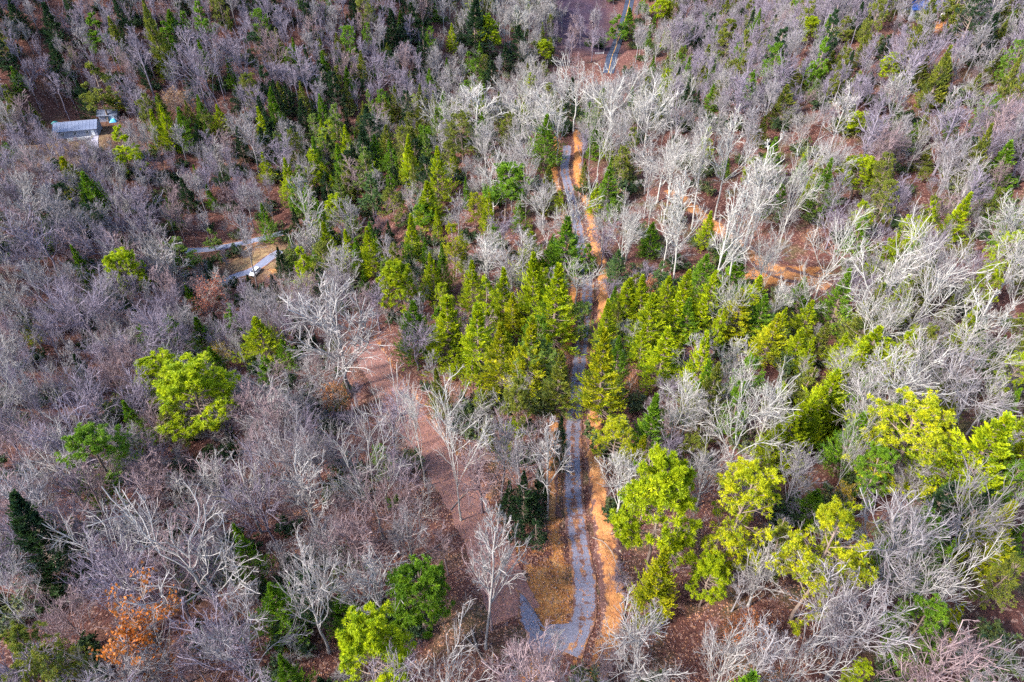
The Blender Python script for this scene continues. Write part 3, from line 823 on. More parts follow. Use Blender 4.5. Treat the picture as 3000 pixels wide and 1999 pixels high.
for a in [  # thin-crowned yellowish pines
 (1740,1085,1320,178,YEL,"thin yellow pine with a bare reddish trunk east of the big round pine"),(1950,1165,1420,205,YEL,"wide thin-crowned yellow pine above the bare clay patch"),(2150,925,1120,225,YEL),
 (1420,970,1072,92,YEL),(1600,1008,1060,64,OLV),(2330,1285,1410,84,OLV),(1990,1535,1620,64,LIME),(1240,785,910,96,PAL),(1340,695,790,62,PAL),(390,945,1030,86,OLV),(1035,515,645,66,YEL),(1090,445,525,54,YEL),
 (185,982,1160,150,GRN),(1060,256,375,84,OLV),(2310,430,520,56,OLV),(60,1440,1600,150,OLV),(1150,640,720,40,OLV),(830,360,450,60,OLV),(900,430,520,60,OLV),(2130,385,420,46,YEL)]:
    put('openpine', *a)
for a in [  # tiered white pines
 (742,296,392,66,PAL),(265,285,410,62,LIME),(400,540,632,66,PAL),(205,28,140,56,GRN),(198,146,280,80,OLV),(710,345,440,56,LIME),(905,555,650,50,OLV),(790,380,470,50,OLV),(1425,32,100,50,GRN),(1680,42,160,66,OLV),
 (1188,1203,1256,46,DRK,"small dark pine on the orange dirt beside its twin"),(1232,1203,1264,52,DRK,"slightly larger dark pine on the orange dirt beside its twin"),(275,210,262,56,YEL),(845,400,500,56,BLU),(700,430,520,46,GRN),(1360,560,640,40,GRN),(480,530,580,36,PAL),(1520,600,660,36,BLU),(1950,40,110,44,OLV)]:
    put('whitepine', *a)
for a in [(300,1368,1568,190,(0.46,0.15,0.035),"small tree holding bright orange dead leaves under the spreading grey oak"),(1500,632,690,34,(0.40,0.15,0.07),"small rust-orange leafed tree behind the hemlock row"),(495,790,850,60,(0.42,0.28,0.03),"yellow-leaved bush between two dark conifers below the car"),
          (770,880,960,70,(0.40,0.17,0.07),"bare tree tipped with pale orange leaves above the leafy track"),(1725,1400,1500,110,(0.38,0.13,0.05),"small tree with rusty orange twig tips below the big round pine"),(1925,238,290,34,(0.34,0.12,0.06),"dead conifer with rust-brown needles above the knoll"),
          (450,640,740,110,(0.32,0.115,0.085),"red-budded tree just below the parked white car"),(1960,1105,1180,56,(0.36,0.25,0.03),"yellowish leafy sapling between the thin yellow pines"),(1455,860,910,40,(0.36,0.14,0.06),"rusty-twigged small tree east of the driveway"),
          (310,435,470,28,(0.30,0.12,0.03),"rust-brown bush beside the driveway of the metal-roofed house"),(385,195,270,70,(0.34,0.20,0.13),"pale tan leafed tree above the metal-roofed house"),(1865,520,570,46,(0.34,0.16,0.09),"tan-leaved small tree at the edge of the clay clearing")]:
    put('leafy', *a)
for a in [  # leafless trees that can be told apart: kind, then as above
 ('fan',745,645,905,240,PALE,"wide fan-shaped bare tree standing beside the grass strip below the car"),('oak',370,1100,1490,400,PALE,"huge spreading pale oak with a crooked bole above the orange tree"),
 ('fork',940,818,1115,150,CHALK,"white-boled forked tree standing by the upper leafy track"),('fork',1035,870,1195,170,CHALK,"twin-stemmed white tree on the edge of the leafy track"),
 ('tall',1100,1170,1490,120,PALE,"solitary bushy grey tree in the middle of the leafy track"),('tall',1120,1210,1440,80,PINK),
 ('fork',820,950,1240,210,PALE,"long-limbed pale tree leaning across the slope west of the leafy track"),('tall',1270,940,1195,120,PALE,"tall pale tree close beside the driveway ditch"),('tall',1200,960,1180,90,GREY),('tall',1150,950,1150,90,GREY),
 ('oak',1750,800,1125,210,CHALK,"white spreading oak alone between hemlocks and thin pines"),('fan',1440,1030,1195,140,CHALK,"white fine-twigged tree leaning over the clay bank"),('fan',1645,1005,1160,130,PALE,"pale fan-shaped tree just east of the big round pine"),
 ('fan',1500,1345,1600,180,PALE,"pale fine-twigged tree below the clay bank at the bend"),('fan',1720,1400,1620,160,PALE),('tall',1800,1440,1640,120,GREY),('oak',2140,760,1010,240,CHALK),('oak',2110,480,800,220,CHALK),('oak',2240,470,760,220,PALE),
 ('tall',540,485,665,76,GREY,"tall dark-stemmed bare tree right beside the parked white car"),('fan',360,540,680,120,PALE),('oak',150,640,820,200,PURP),('fan',170,860,1010,150,PURP),('oak',60,900,1140,240,PURP),('fan',590,880,1040,170,PALE),('fan',680,860,1010,130,GREY),
 ('oak',300,730,880,170,PURP),('oak',650,960,1180,200,GREY),('oak',560,1050,1270,190,PURP),('oak',870,1050,1280,200,PINK),('oak',660,1230,1500,190,PALE),('oak',480,1330,1600,200,GREY),('fan',800,1180,1360,170,PINK),('oak',200,1130,1380,240,PALE),
 ('fan',1240,1490,1700,230,PINK,"pinkish twiggy tree top below the gravel apron"),('oak',1000,1440,1680,220,PALE),('fan',930,1150,1330,110,GREY),('fan',1100,1010,1180,150,PINK),
 ('fan',2150,1120,1420,240,GREY),('oak',2230,1230,1480,220,PALE),('fan',2050,1330,1560,200,GREY),('oak',1900,1420,1640,190,PALE),('tall',2310,640,880,130,CHALK),('fork',2270,720,960,190,PALE),('oak',2330,1080,1330,200,GREY),
 ('fork',2000,960,1150,120,PALE),('fan',1860,1020,1180,120,GREY),('oak',1700,780,930,130,PALE),('tall',1610,760,900,90,PALE),('oak',1990,800,940,150,PALE),
 # chalk-white stand on the knoll, its bright light partly put into the tint
 ('tall',1640,260,600,90,CHALK),('tall',1700,240,640,100,CHALK),('tall',1780,300,660,120,CHALK),('fork',1870,300,640,150,CHALK),('oak',1560,300,520,140,CHALK),('tall',1600,380,660,100,CHALK),('tall',1740,400,700,110,CHALK),('fork',1960,440,700,170,CHALK),
 ('oak',1330,110,300,140,CHALK,"topmost chalk-white tree at the crest of the knoll"),('oak',1420,130,330,150,CHALK),('oak',1200,170,330,170,CHALK),('fan',1090,190,320,140,CHALK),('oak',1020,200,340,110,CHALK),('oak',1500,180,360,160,CHALK),('oak',1290,190,380,130,CHALK),
 ('oak',1330,380,620,130,CHALK,"white crooked tree overhanging the far end of the driveway"),('oak',1450,430,640,110,CHALK),('fan',1455,470,600,100,CHALK),('fork',1390,210,420,130,CHALK),('fork',1560,170,330,130,CHALK),('oak',1130,350,520,130,CHALK),('oak',1210,300,450,120,PALE),
 ('oak',1250,400,540,120,CHALK),('fork',1810,480,720,110,CHALK,"white tree leaning over the cream sand of the clay clearing"),('tall',1690,430,720,90,CHALK),('tall',1560,400,640,80,CHALK),('fan',1120,520,640,90,PALE),('fan',1180,560,720,110,PALE),('oak',1700,620,780,110,CHALK),
 ('oak',1330,610,700,130,CHALK,"white gnarled tree whose limbs hang over the driveway"),('oak',2060,640,860,190,CHALK),('fork',2180,560,800,200,CHALK),('oak',1900,560,760,140,CHALK),
 # left valley and the far slopes
 ('fork',460,90,300,150,PURP),('fan',535,60,210,90,PURP),('fan',620,60,200,80,PINK),('tall',420,60,250,80,PURP),('oak',990,120,220,90,BRWN),('fan',860,120,220,90,PURP),('tall',690,100,260,70,PURP),('fan',640,310,440,100,PURP),('tall',560,260,400,60,PALE),('tall',300,60,230,60,PURP),
 ('fan',300,420,540,110,PURP),('oak',330,480,620,130,GREY),('oak',60,480,640,200,PURP),('oak',220,500,640,160,PURP),('fan',700,480,640,110,PALE),('fan',760,560,700,120,PALE),('tall',680,400,560,70,PALE),('fan',800,450,580,90,GREY),
 ('tall',1370,0,110,40,GREY,"lone grey trunk on the dark bank above the asphalt road"),('oak',2140,60,230,140,PURP),('tall',2090,130,330,90,PALE),('tall',1960,180,370,80,PALE),('tall',2030,240,420,90,PURP),('tall',2230,200,400,130,PURP),('fan',1640,60,170,80,PURP),('fan',1560,40,150,90,GREY)]:
    put(*a)
LISTED = len(TREES)

FAR = 185.0                                               # metres beyond which a leafless tree shows no single twigs
def pk(t):
    k = t['kind']
    if k in BARE and project(t['p'][0], t['p'][1], t['p'][2])[2] > FAR: return k + '_f'
    return k
def foot(t):
    d = t['p']; x1, y1, f = project(d[0], d[1], d[2] + t['h']); x0, y0, _ = project(d[0], d[1], d[2])
    return x0, y0, x1, y1, t['w'] * FPX / f
CLEARPTS = []                                             # what must stay in sight: (x, y, z, chance that a filler may hide it)
for k, ch in (('driveway', 0.12), ('track', 0.03), ('haul', 0.2), ('lane', 0.1), ('parking', 0.05)):
    for q in LINES[k][::3]:
        CLEARPTS.append((q[0], q[1], q[2] + 0.3, ch))
        if k == 'track': CLEARPTS.append((q[0] + 2, q[1] + 0.5, q[2] + 0.3, ch)); CLEARPTS.append((q[0] - 2, q[1] - 0.5, q[2] + 0.3, ch))
for q in (CARP, CARP + [0, 0, 2], BLUE + [0, 8, 3], DIRT, DIRT + [-1, 4, 0], HAIR, HAIR + [-2.5, 1, 0], HAIR + [2, -4, 0]): CLEARPTS.append((*q, 0.0))
for q in (HOUSE, HOUSE + [3, 0, 3], HOUSE + [-6, 0, 3], HOUSE + [9, 0, 3]): CLEARPTS.append((*q, 0.22))
for q in LINES['asphalt'][:40:3]: CLEARPTS.append((q[0], q[1], q[2] + 0.3, 0.0))
for j in range(8, 75, 3):
    q = LINES['driveway'][j]; tq = LINES['driveway'][j + 1] - LINES['driveway'][j - 1]; tq = tq / np.hypot(tq[0], tq[1])
    for off in (2.6, 4.2): CLEARPTS.append((q[0] + tq[1] * off, q[1] - tq[0] * off, q[2] + 1.0, 0.08))
for px_, py_ in ((1420,1650),(1460,1720),(1400,1740),(1470,1800),(1420,1840),(1360,1840),(1480,1880),(1420,1920),(1350,1930),(1480,1960),(1400,1980),(1360,1560),(1500,1690),(1550,1650),(1590,1700),(1560,1740),(1600,1780),(1640,1650),(1120,1180),(1180,1260),(1080,1120),(1230,1330),(1290,1420),(1340,1490)):
    CLEARPTS.append((*cast(px_, py_, H), 0.05))
for t in TREES:
    if t['kind'] in ('hemlock', 'pine', 'openpine', 'whitepine', 'leafy'):
        for f in (0.3, 0.55, 0.8): CLEARPTS.append((t['p'][0], t['p'][1], t['p'][2] + f * t['h'], 0.03))
    else: CLEARPTS.append((t['p'][0], t['p'][1], t['p'][2] + 0.7 * t['h'], 0.08 if t['label'] else 0.25))
CLEARPTS = np.array(CLEARPTS)
cpx, cpy, cpf = project(CLEARPTS[:, 0], CLEARPTS[:, 1], CLEARPTS[:, 2])
def hides(t):
    x0, y0, x1, y1, w = foot(t)
    f0 = project(t['p'][0], t['p'][1], t['p'][2])[2]
    sel = (cpf > f0 + 0.5)
    s = np.clip((cpy - y1) / max(y0 - y1, 1), 0, 1)
    xm = x1 + (x0 - x1) * s
    hw = np.where(s < 0.75, 0.5 * w, 0.15 * w)
    m = sel & (np.abs(cpx - xm) < hw) & (cpy > y1) & (cpy < y0)
    if not m.any(): return False
    return NR.rand() > CLEARPTS[m, 3].min()
def zone(px, py):
    if py < 330 and 1620 < px < 1870: return 'gap'
    if 780 < px < 1300 and 360 < py < 900: return 'midwest'
    if py < 420 and px < 1250: return 'farwest'
    if py < 420 and px > 1960: return 'fareast'
    if 1150 < px < 2480 and py < 880: return 'knoll'
    if py < 700 and px > 2480: return 'fareast'
    if py < 420: return 'far'
    if px < 1250: return 'west' if py < 1350 else 'southwest'
    if px < 1780: return 'middle' if py < 1350 else 'bend'
    return 'east' if py < 1350 else 'southeast'
EVER = {'gap': 0.0, 'midwest': 0.68, 'farwest': 0.30, 'fareast': 0.26, 'knoll': 0.32, 'far': 0.2, 'west': 0.10, 'southwest': 0.12, 'middle': 0.68, 'bend': 0.08, 'east': 0.66, 'southeast': 0.42}
BT = {'gap': (PURP, BRWN), 'midwest': (GREY, PALE, PURP), 'farwest': (PURP, PURP, PINK, GREY), 'fareast': (PURP, GREY, PINK, PALE), 'knoll': (CHALK, PALE, PALE), 'far': (GREY, PURP), 'west': (PURP, GREY, PINK, PALE), 'southwest': (GREY, PALE, PINK, PURP), 'middle': (PALE, GREY, PINK), 'bend': (PINK, GREY, PALE), 'east': (PALE, PALE, GREY, CHALK), 'southeast': (GREY, PALE, PINK, GREY)}  # bark tints by zone; the knoll's are whiter partly for its brighter light
placed = [t['p'][:2] for t in TREES]
cell = {}
def cellkey(p): return (int(p[0] // 6), int(p[1] // 6))
for p in placed: cell.setdefault(cellkey(p), []).append(p)
def crowded(p, d):
    cx, cy = cellkey(p)
    for i in (-1, 0, 1):
        for j in (-1, 0, 1):
            for q in cell.get((cx + i, cy + j), ()):
                if (p[0] - q[0]) ** 2 + (p[1] - q[1]) ** 2 < d * d: return True
    return False
cand = np.c_[NR.uniform(-300, 300, 34000), NR.uniform(18, 545, 34000)]
hz = H(cand[:, 0], cand[:, 1])
bx, by, bf = project(cand[:, 0], cand[:, 1], hz)
tx, ty, tf = project(cand[:, 0], cand[:, 1], hz + 17)
inv = (tx > -150) & (tx < 3150) & (by > -60) & (ty < 2060)
dmin = np.full(len(cand), 99.0)
for k in LINES:
    d, _, _, _ = line_dist(LINES[k], cand[:, 0], cand[:, 1])
    dmin = np.minimum(dmin, d - ROADW[k])
inv &= dmin > 1.2
for c, r in ((HAIR, 5.5), (CARP, 4.0), (DIRT, 4.0)): inv &= np.hypot(cand[:, 0] - c[0], cand[:, 1] - c[1]) > r
inv &= ~((np.abs(cand[:, 0] - HOUSE[0] - 3) < 17) & (np.abs(cand[:, 1] - HOUSE[1]) < 9))
inv &= np.hypot((cand[:, 0] - CLEAR[0]) / 9, (cand[:, 1] - CLEAR[1]) / 5) > 1
for i in np.nonzero(inv)[0]:
    p = np.array([cand[i, 0], cand[i, 1], hz[i]])
    if crowded(p, 3.4): continue
    z = zone(bx[i], by[i])
    r = NR.rand()
    if z == 'knoll' and by[i] < 430 and NR.rand() < 0.4: continue
    if NR.rand() < {'gap': 0.97, 'knoll': 0.58, 'west': 0.12, 'farwest': 0.15, 'east': 0.25, 'middle': 0.25, 'midwest': 0.2, 'southeast': 0.3, 'southwest': 0.12}.get(z, 0.0): continue
    if r < EVER[z]:
        kind = RG.choice(('hemlock', 'hemlock', 'whitepine', 'openpine') if z not in ('southwest',) else ('hemlock', 'shrub', 'openpine'))
        h = NR.uniform(7, 16) * (1.25 if z in ('farwest', 'fareast', 'midwest') else 1.0); w = h * NR.uniform(0.34, 0.5)
        if kind == 'shrub': h, w = NR.uniform(2, 3.4), NR.uniform(2.5, 4.5)
        tint = RG.choice({'midwest': (OLV, GRN, LIME, PAL, DRK), 'farwest': (DRK, DRK, GRN, OLV), 'fareast': (OLV, OLV, GRN, DRK), 'knoll': (GRN, OLV, GRN, LIME), 'far': (DRK, GRN), 'west': (DRK, DRK, GRN), 'southwest': (DRK, GRN), 'middle': (GRN, LIME, LIME, OLV), 'bend': (DRK,), 'east': (GRN, LIME, LIME, OLV), 'southeast': (GRN, DRK, OLV, YEL)}[z])
    else:
        kind = RG.choice({'knoll': ('tall', 'tall', 'oak', 'fork', 'fan'), 'farwest': ('tall', 'tall', 'pole', 'fan', 'fork'), 'fareast': ('tall', 'tall', 'pole', 'fan'), 'far': ('tall', 'fan')}.get(z, ('tall', 'oak', 'fan', 'fan', 'fork')))
        h = NR.uniform(11, 19.5); w = h * {'tall': 0.42, 'pole': 0.3, 'oak': 0.72, 'fork': 0.52, 'fan': 0.6}[kind] * NR.uniform(0.8, 1.1)
        tint = RG.choice(BT[z])
    t = dict(kind=kind, var=RG.randrange(len(PROTO[kind])), p=p, h=h, w=w, rz=RG.random() * 6.28, tint=tint, label=None, px=tx[i], py=ty[i])
    if hides(t):
        if kind not in BARE or NR.rand() < 0.5: continue
        t['h'] *= 0.5; t['w'] *= 0.55                      # a young tree instead
        if hides(t): continue
    TREES.append(t); cell.setdefault(cellkey(p), []).append(p[:2])
for t in TREES:
    t['foot'] = foot(t)
    x0, y0, x1, y1, w = t['foot']
    t['size'] = w * max(abs(y0 - y1), 20)
    t['seen'] = x1 > -0.45 * w and x1 < 3000 + 0.45 * w and y0 > 5 and y1 < 1990

# ------------------------------------------------------------------ trees: the individuals
LANDMARK = [("the metal-roofed house", HOUSE), ("the parked white car", CARP), ("the clay clearing", CLEAR), ("the hairpin gravel", HAIR), ("the blue-roofed building", BLUE),
            ("the asphalt road", LINES['asphalt'][18]), ("the paved lane", LINES['lane'][len(LINES['lane']) // 2]), ("the driveway's far end", LINES['driveway'][-3]),
            ("the driveway's narrow middle", cast(1705, 980, H)), ("the clay bank", cast(1760, 1400, H)), ("the upper leafy track", cast(1150, 1180, H)), ("the lower leafy track", cast(1400, 1560, H)),
            ("the knoll's crest", cast(1850, 420, H))]
for t in TREES[:LISTED]:
    if t['label'] and t['kind'] in ('pine', 'openpine', 'leafy', 'oak') and t['w'] > 3:
        nm = {"big round": "the big round lime pine", "larger of": "the twin lime pines", "huge spr": "the huge spreading oak", "wide thi": "the wide yellow pine", "small tree holding": "the orange-leaved tree",
              "round mid": "the round mid-green pine", "white spr": "the lone white oak", "round lime pine with": "the open-centred pine", "bright lime": "the bright lime pine", "dead con": "the rust-brown conifer", "red-bud": "the red-budded tree"}
        for k, v in nm.items():
            if t['label'].startswith(k): LANDMARK.append((v, t['p']))
LP = np.array([np.asarray(p)[:2] for _, p in LANDMARK])
TINTW = {CHALK: "chalk-white", PALE: "pale grey", GREY: "ash-grey", PINK: "pinkish-grey", BRWN: "brown-grey", PURP: "purplish-grey", RUST: "rusty", LIME: "lime-green", YEL: "yellow-green", GRN: "mid-green", DRK: "dark green", BLU: "blue-green", OLV: "olive-green", PAL: "pale green"}
KINDW = {'tall': "straight bare tree", 'pole': "slender bare tree", 'oak': "spreading bare tree", 'fork': "forked bare tree", 'fan': "fan-shaped bare tree", 'hemlock': "conical hemlock", 'pine': "round-headed pine", 'openpine': "thin-crowned pine", 'whitepine': "tiered pine", 'leafy': "leafy small tree", 'shrub': "evergreen shrub"}
NAME = {'hemlock': 'hemlock_tree', 'pine': 'pine_tree', 'openpine': 'pine_tree', 'whitepine': 'pine_tree', 'leafy': 'leafy_tree', 'shrub': 'evergreen_shrub'}
CAT = {'hemlock': 'hemlock', 'pine': 'pine', 'openpine': 'pine', 'whitepine': 'pine', 'leafy': 'leafy tree', 'shrub': 'shrub'}
GROUP = {'hemlock': 'conical evergreens among the bare trees', 'pine': 'pines standing in the wood', 'openpine': 'pines standing in the wood', 'whitepine': 'pines standing in the wood', 'leafy': 'small trees still holding dead leaves', 'shrub': 'evergreen shrubs on the forest floor'}
ORD = ["first", "second", "third", "fourth", "fifth", "sixth", "seventh", "eighth", "ninth", "tenth", "eleventh", "twelfth", "thirteenth", "fourteenth"]
chosen, rest, nbare, nper = [], [], 0, {}
for n_, t in enumerate(sorted(TREES, key=lambda t: (t['label'] is None, -t['size']))):
    k = 'bare_tree' if t['kind'] in BARE else NAME[t['kind']]
    if t['seen'] and nper.get(k, 0) < 295:
        nper[k] = nper.get(k, 0) + 1; chosen.append(t)
    else: rest.append(t)
bylook = {}
for t in chosen:
    d = np.hypot(LP[:, 0] - t['p'][0], LP[:, 1] - t['p'][1])
    t['lm'] = int(d.argmin()); t['ld'] = float(d.min())
    if not t['label']:
        sz = "tall " if t['h'] > 15 else ("small " if t['h'] < 8.5 else "")
        t['look'] = sz + TINTW.get(t['tint'], "brown") + " " + KINDW[t['kind']]
        bylook.setdefault((t['look'], t['lm']), []).append(t)
for (look, lm), ts in bylook.items():
    ts.sort(key=lambda t: t['ld'])
    for i, t in enumerate(ts):
        if len(ts) == 1: t['label'] = look + " near " + LANDMARK[lm][0]
        else: t['label'] = look + ", " + (ORD[i] + " from " if i < len(ORD) else "far from ") + LANDMARK[lm][0]
def xform(t):
    P = PROTO[pk(t)]; P = P[t['var'] % len(P)]
    sz = t['h'] / P[2]
    return min(max(t['w'] / P[3], sz * 0.55), sz * 1.7), sz
for t in chosen:
    P = PROTO[pk(t)]; P = P[t['var'] % len(P)]
    sxy, sz = xform(t)
    bare = t['kind'] in BARE
    e = empty('bare_tree' if bare else NAME[t['kind']], t['p'], t['rz'])
    e.scale = (sxy, sxy, sz)
    e.rotation_euler = (RG.gauss(0, 0.025), RG.gauss(0, 0.025), t['rz'])
    tag(e, t['label'], 'bare tree' if bare else CAT[t['kind']], 'leafless trees of the wood' if bare else GROUP[t['kind']])
    v = RG.uniform(0.88, 1.12)
    for nm, me in (('trunk', P[0]), ('crown', P[1])):
        o = bpy.data.objects.new(nm, me)
        COL.objects.link(o); o.parent = e
        if bare: c = t['tint']
        elif nm == 'trunk': c = (0.20, 0.15, 0.125) if t['kind'] != 'leafy' else (0.34, 0.29, 0.27)
        else: c = t['tint']
        o.color = (*(v * x for x in c), 1)

# ------------------------------------------------------------------ trees and brush nobody could count
SRC = bpy.data.collections.new("brush_sources")
def source(name, kind, var, tint):
    P = PROTO[kind][var]
    if kind == 'shrub':
        me = P[1].copy(); me.materials.clear(); me.materials.append(mat_leaf("scrub_leaf", 0.3, tint))
    else:
        V, Q, At, nv, mi = [], [], {'age': [], 'shade': []}, 0, []
        for k, q in enumerate(P[:2]):
            v = np.empty(len(q.vertices) * 3, np.float32); q.vertices.foreach_get("co", v); v = v.reshape(-1, 3)
            f = np.empty(len(q.loops), np.int32); q.loops.foreach_get("vertex_index", f)
            for an in At:
                a = np.zeros(len(v), np.float32)
                if an in q.attributes: q.attributes[an].data.foreach_get("value", a)
                At[an].append(a)
            V.append(v); Q.append(f.reshape(-1, 4) + nv); nv += len(v); mi.append(np.full(len(f) // 4, k, np.int32))
        leafy = kind.split('_')[0] not in BARE
        tmp = mesh_obj(name, np.concatenate(V), np.concatenate(Q), mat_bark("woods_bark", (0.20, 0.15, 0.125) if leafy else tint), None, {k: np.concatenate(x) for k, x in At.items()}, not leafy)
        me = tmp.data; bpy.data.objects.remove(tmp)
        if leafy:
            me.materials.append(mat_leaf("woods_needles", 0.35, tint))
            me.polygons.foreach_set("material_index", np.concatenate(mi))
    o = bpy.data.objects.new(name, me); o.color = (*tint, 1)
    SRC.objects.link(o)
    return o
SRCLIST = []
def add_src(kind, var, tint): SRCLIST.append((kind, source("src_%03d" % len(SRCLIST), kind, var, tint)))
for a_ in (('tall', 0, GREY), ('tall', 2, CHALK), ('fan', 0, PINK), ('fan', 1, PURP), ('oak', 1, PALE), ('fork', 0, PALE)): add_src(*a_)
for a_ in (('tall_f', 0, GREY), ('tall_f', 1, PURP), ('tall_f', 2, CHALK), ('fan_f', 0, PINK), ('fan_f', 1, PURP), ('fan_f', 2, PALE), ('oak_f', 0, PALE), ('oak_f', 1, GREY), ('fork_f', 0, PALE), ('pole_f', 0, PURP), ('fork_f', 1, PURP)): add_src(*a_)
NBS = len(SRCLIST)
for k_, v_, c_ in (('hemlock', 0, DRK), ('hemlock', 1, GRN), ('hemlock', 2, OLV), ('hemlock', 3, LIME), ('whitepine', 0, OLV), ('whitepine', 1, GRN), ('openpine', 0, OLV), ('openpine', 1, DRK)): add_src(k_, v_, c_)
NES = len(SRCLIST)
add_src('shrub', 0, (0.05, 0.08, 0.03)); add_src('shrub', 1, (0.10, 0.13, 0.045)); add_src('shrub', 2, (0.13, 0.145, 0.06))
def scatter(name, items, label):
    """items: (source index, location, rotation z, scale xy, scale z)"""
    me = bpy.data.meshes.new(name)
    me.from_pydata([tuple(i[1]) for i in items], [], [])
    a = me.attributes.new('pick', 'INT', 'POINT'); a.data.foreach_set('value', [i[0] for i in items])
    a = me.attributes.new('turn', 'FLOAT_VECTOR', 'POINT'); a.data.foreach_set('vector', [c for i in items for c in (0, 0, i[2])])
    a = me.attributes.new('grow', 'FLOAT_VECTOR', 'POINT'); a.data.foreach_set('vector', [c for i in items for c in (i[3], i[3], i[4])])
    o = bpy.data.objects.new(name, me); COL.objects.link(o)
    ng = bpy.data.node_groups.new(name, 'GeometryNodeTree')
    ng.interface.new_socket('Geometry', in_out='INPUT', socket_type='NodeSocketGeometry')
    ng.interface.new_socket('Geometry', in_out='OUTPUT', socket_type='NodeSocketGeometry')
    N = ng.nodes.new
    gi, go, iop, ci = N('NodeGroupInput'), N('NodeGroupOutput'), N('GeometryNodeInstanceOnPoints'), N('GeometryNodeCollectionInfo')
    ci.inputs['Collection'].default_value = SRC; ci.inputs['Separate Children'].default_value = True; ci.inputs['Reset Children'].default_value = True
    iop.inputs['Pick Instance'].default_value = True
    def at(nm, ty):
        q = N('GeometryNodeInputNamedAttribute'); q.data_type = ty; q.inputs['Name'].default_value = nm
        return [s_ for s_ in q.outputs if s_.enabled and s_.name == 'Attribute'][0]
    L = ng.links.new
    L(gi.outputs[0], iop.inputs['Points']); L(ci.outputs[0], iop.inputs['Instance']); L(at('pick', 'INT'), iop.inputs['Instance Index'])
    L(at('turn', 'FLOAT_VECTOR'), iop.inputs['Rotation']); L(at('grow', 'FLOAT_VECTOR'), iop.inputs['Scale']); L(iop.outputs[0], go.inputs[0])
    md = o.modifiers.new('scatter', 'NODES'); md.node_group = ng
    tag(o, label, None, None, 'stuff')
    return o
def pick_src(t):
    ok = [i for i, (k, o) in enumerate(SRCLIST) if k == pk(t) and i < NES] or [i for i, (k, o) in enumerate(SRCLIST[:NBS]) if k.endswith('_f') == pk(t).endswith('_f')]
    tw = np.array(t['tint'])
    return min(ok, key=lambda i: sum((np.array(SRCLIST[i][1].color[:3]) - tw) ** 2) + 0.01 * RG.random())
items = []
for t in rest:
    if t['kind'] in BARE:
        sxy, sz = xform(t)
        i = pick_src(t)
        items.append((i, t['p'], t['rz'], sxy, sz))
scatter('far_woods', items, "mass of leafless trees filling the far slopes")
items = []
for t in rest:
    if t['kind'] in ('hemlock', 'whitepine', 'openpine') and t['label'] is None:
        sxy, sz = xform(t)
        items.append((pick_src(t), t['p'], t['rz'], sxy, sz))
scatter('evergreen_woods', items, "small evergreens growing thickly among the bare trees")
# saplings and evergreen scrub on the floor between the trees
cand = np.c_[NR.uniform(-260, 260, 9000), NR.uniform(20, 480, 9000)]
hz = H(cand[:, 0], cand[:, 1])
bx, by, bf = project(cand[:, 0], cand[:, 1], hz)
ok = (bx > -80) & (bx < 3080) & (by > -20) & (by < 2080)
for k in LINES:
    d, _, _, _ = line_dist(LINES[k], cand[:, 0], cand[:, 1]); ok &= d > ROADW[k] + (2.2 if k in ('driveway', 'track') else 1.5)
for c, r in ((HAIR, 7), (CARP, 6), (DIRT, 7), (HOUSE, 18)): ok &= np.hypot(cand[:, 0] - c[0], cand[:, 1] - c[1]) > r
ok &= np.hypot((cand[:, 0] - CLEAR[0]) / 11, (cand[:, 1] - CLEAR[1]) / 7) > 1
items, items2 = [], []
for i in np.nonzero(ok)[0]:
    z = zone(bx[i], by[i])
    p = (cand[i, 0], cand[i, 1], hz[i])
    if NR.rand() < {'knoll': 0.34, 'east': 0.42, 'southeast': 0.28, 'middle': 0.38, 'west': 0.34, 'southwest': 0.36, 'farwest': 0.28, 'fareast': 0.25, 'midwest': 0.4, 'gap': 0.03}.get(z, 0.12):
        s_ = NR.uniform(0.5, 1.5); items.append((NES + (0 if z in ('west', 'southwest', 'farwest') and NR.rand() < 0.7 else RG.randrange(3)), p, RG.random() * 6.28, s_ * 1.2, s_))
    elif NR.rand() < (0.2 if 'west' in z else 0.34) and z != 'gap':
        s_ = NR.uniform(0.18, 0.42); items2.append((RG.choice((0, 2, 3, 4, 5)) if z != 'knoll' else RG.choice((1, 4, 5)), p, RG.random() * 6.28, s_ * 1.15, s_))
scatter('evergreen_undergrowth', items, "low evergreen scrub covering the forest floor")
scatter('sapling_undergrowth', items2, "thin leafless saplings and brush between the trees")
# fallen leaves lying loose on the open ground
n = 60000
q = np.c_[NR.uniform(-38, 34, n), NR.uniform(20, 112, n)]
z = H(q[:, 0], q[:, 1]) + 0.05
d, _, _, _ = line_dist(LINES['driveway'], q[:, 0], q[:, 1])
keep = (d > 1.5) | (NR.rand(n) < 0.25)
q, z = q[keep], z[keep]; n = len(q)
D = unit(np.c_[NR.randn(n, 2), 0.25 * NR.randn(n)])
C = np.c_[q, terrain(q[:, 0], q[:, 1]) + 0.09]
S_ = unit(np.cross(D, np.c_[0.25 * NR.randn(n, 2), np.ones(n)]))
ln, wd_ = NR.uniform(0.12, 0.36, (n, 1)), NR.uniform(0.07, 0.17, (n, 1))
V = np.stack([C - D * ln / 2, C + S_ * wd_ / 2, C + D * ln / 2, C - S_ * wd_ / 2], 1).reshape(-1, 3)
M_LITTER = mat_leaf("fallen_leaf", trans=0.1)
o = mesh_obj("leaf_litter", V, np.arange(4 * n).reshape(n, 4), M_LITTER, None, {'shade': np.repeat(NR.rand(n), 4)})
o.color = (0.30, 0.150, 0.115, 1)
tag(o, "loose fallen leaves scattered over the open ground", None, None, 'stuff')
print("TREES", len(TREES), "chosen", len(chosen), nper, "rest", len(rest))
#BUILT

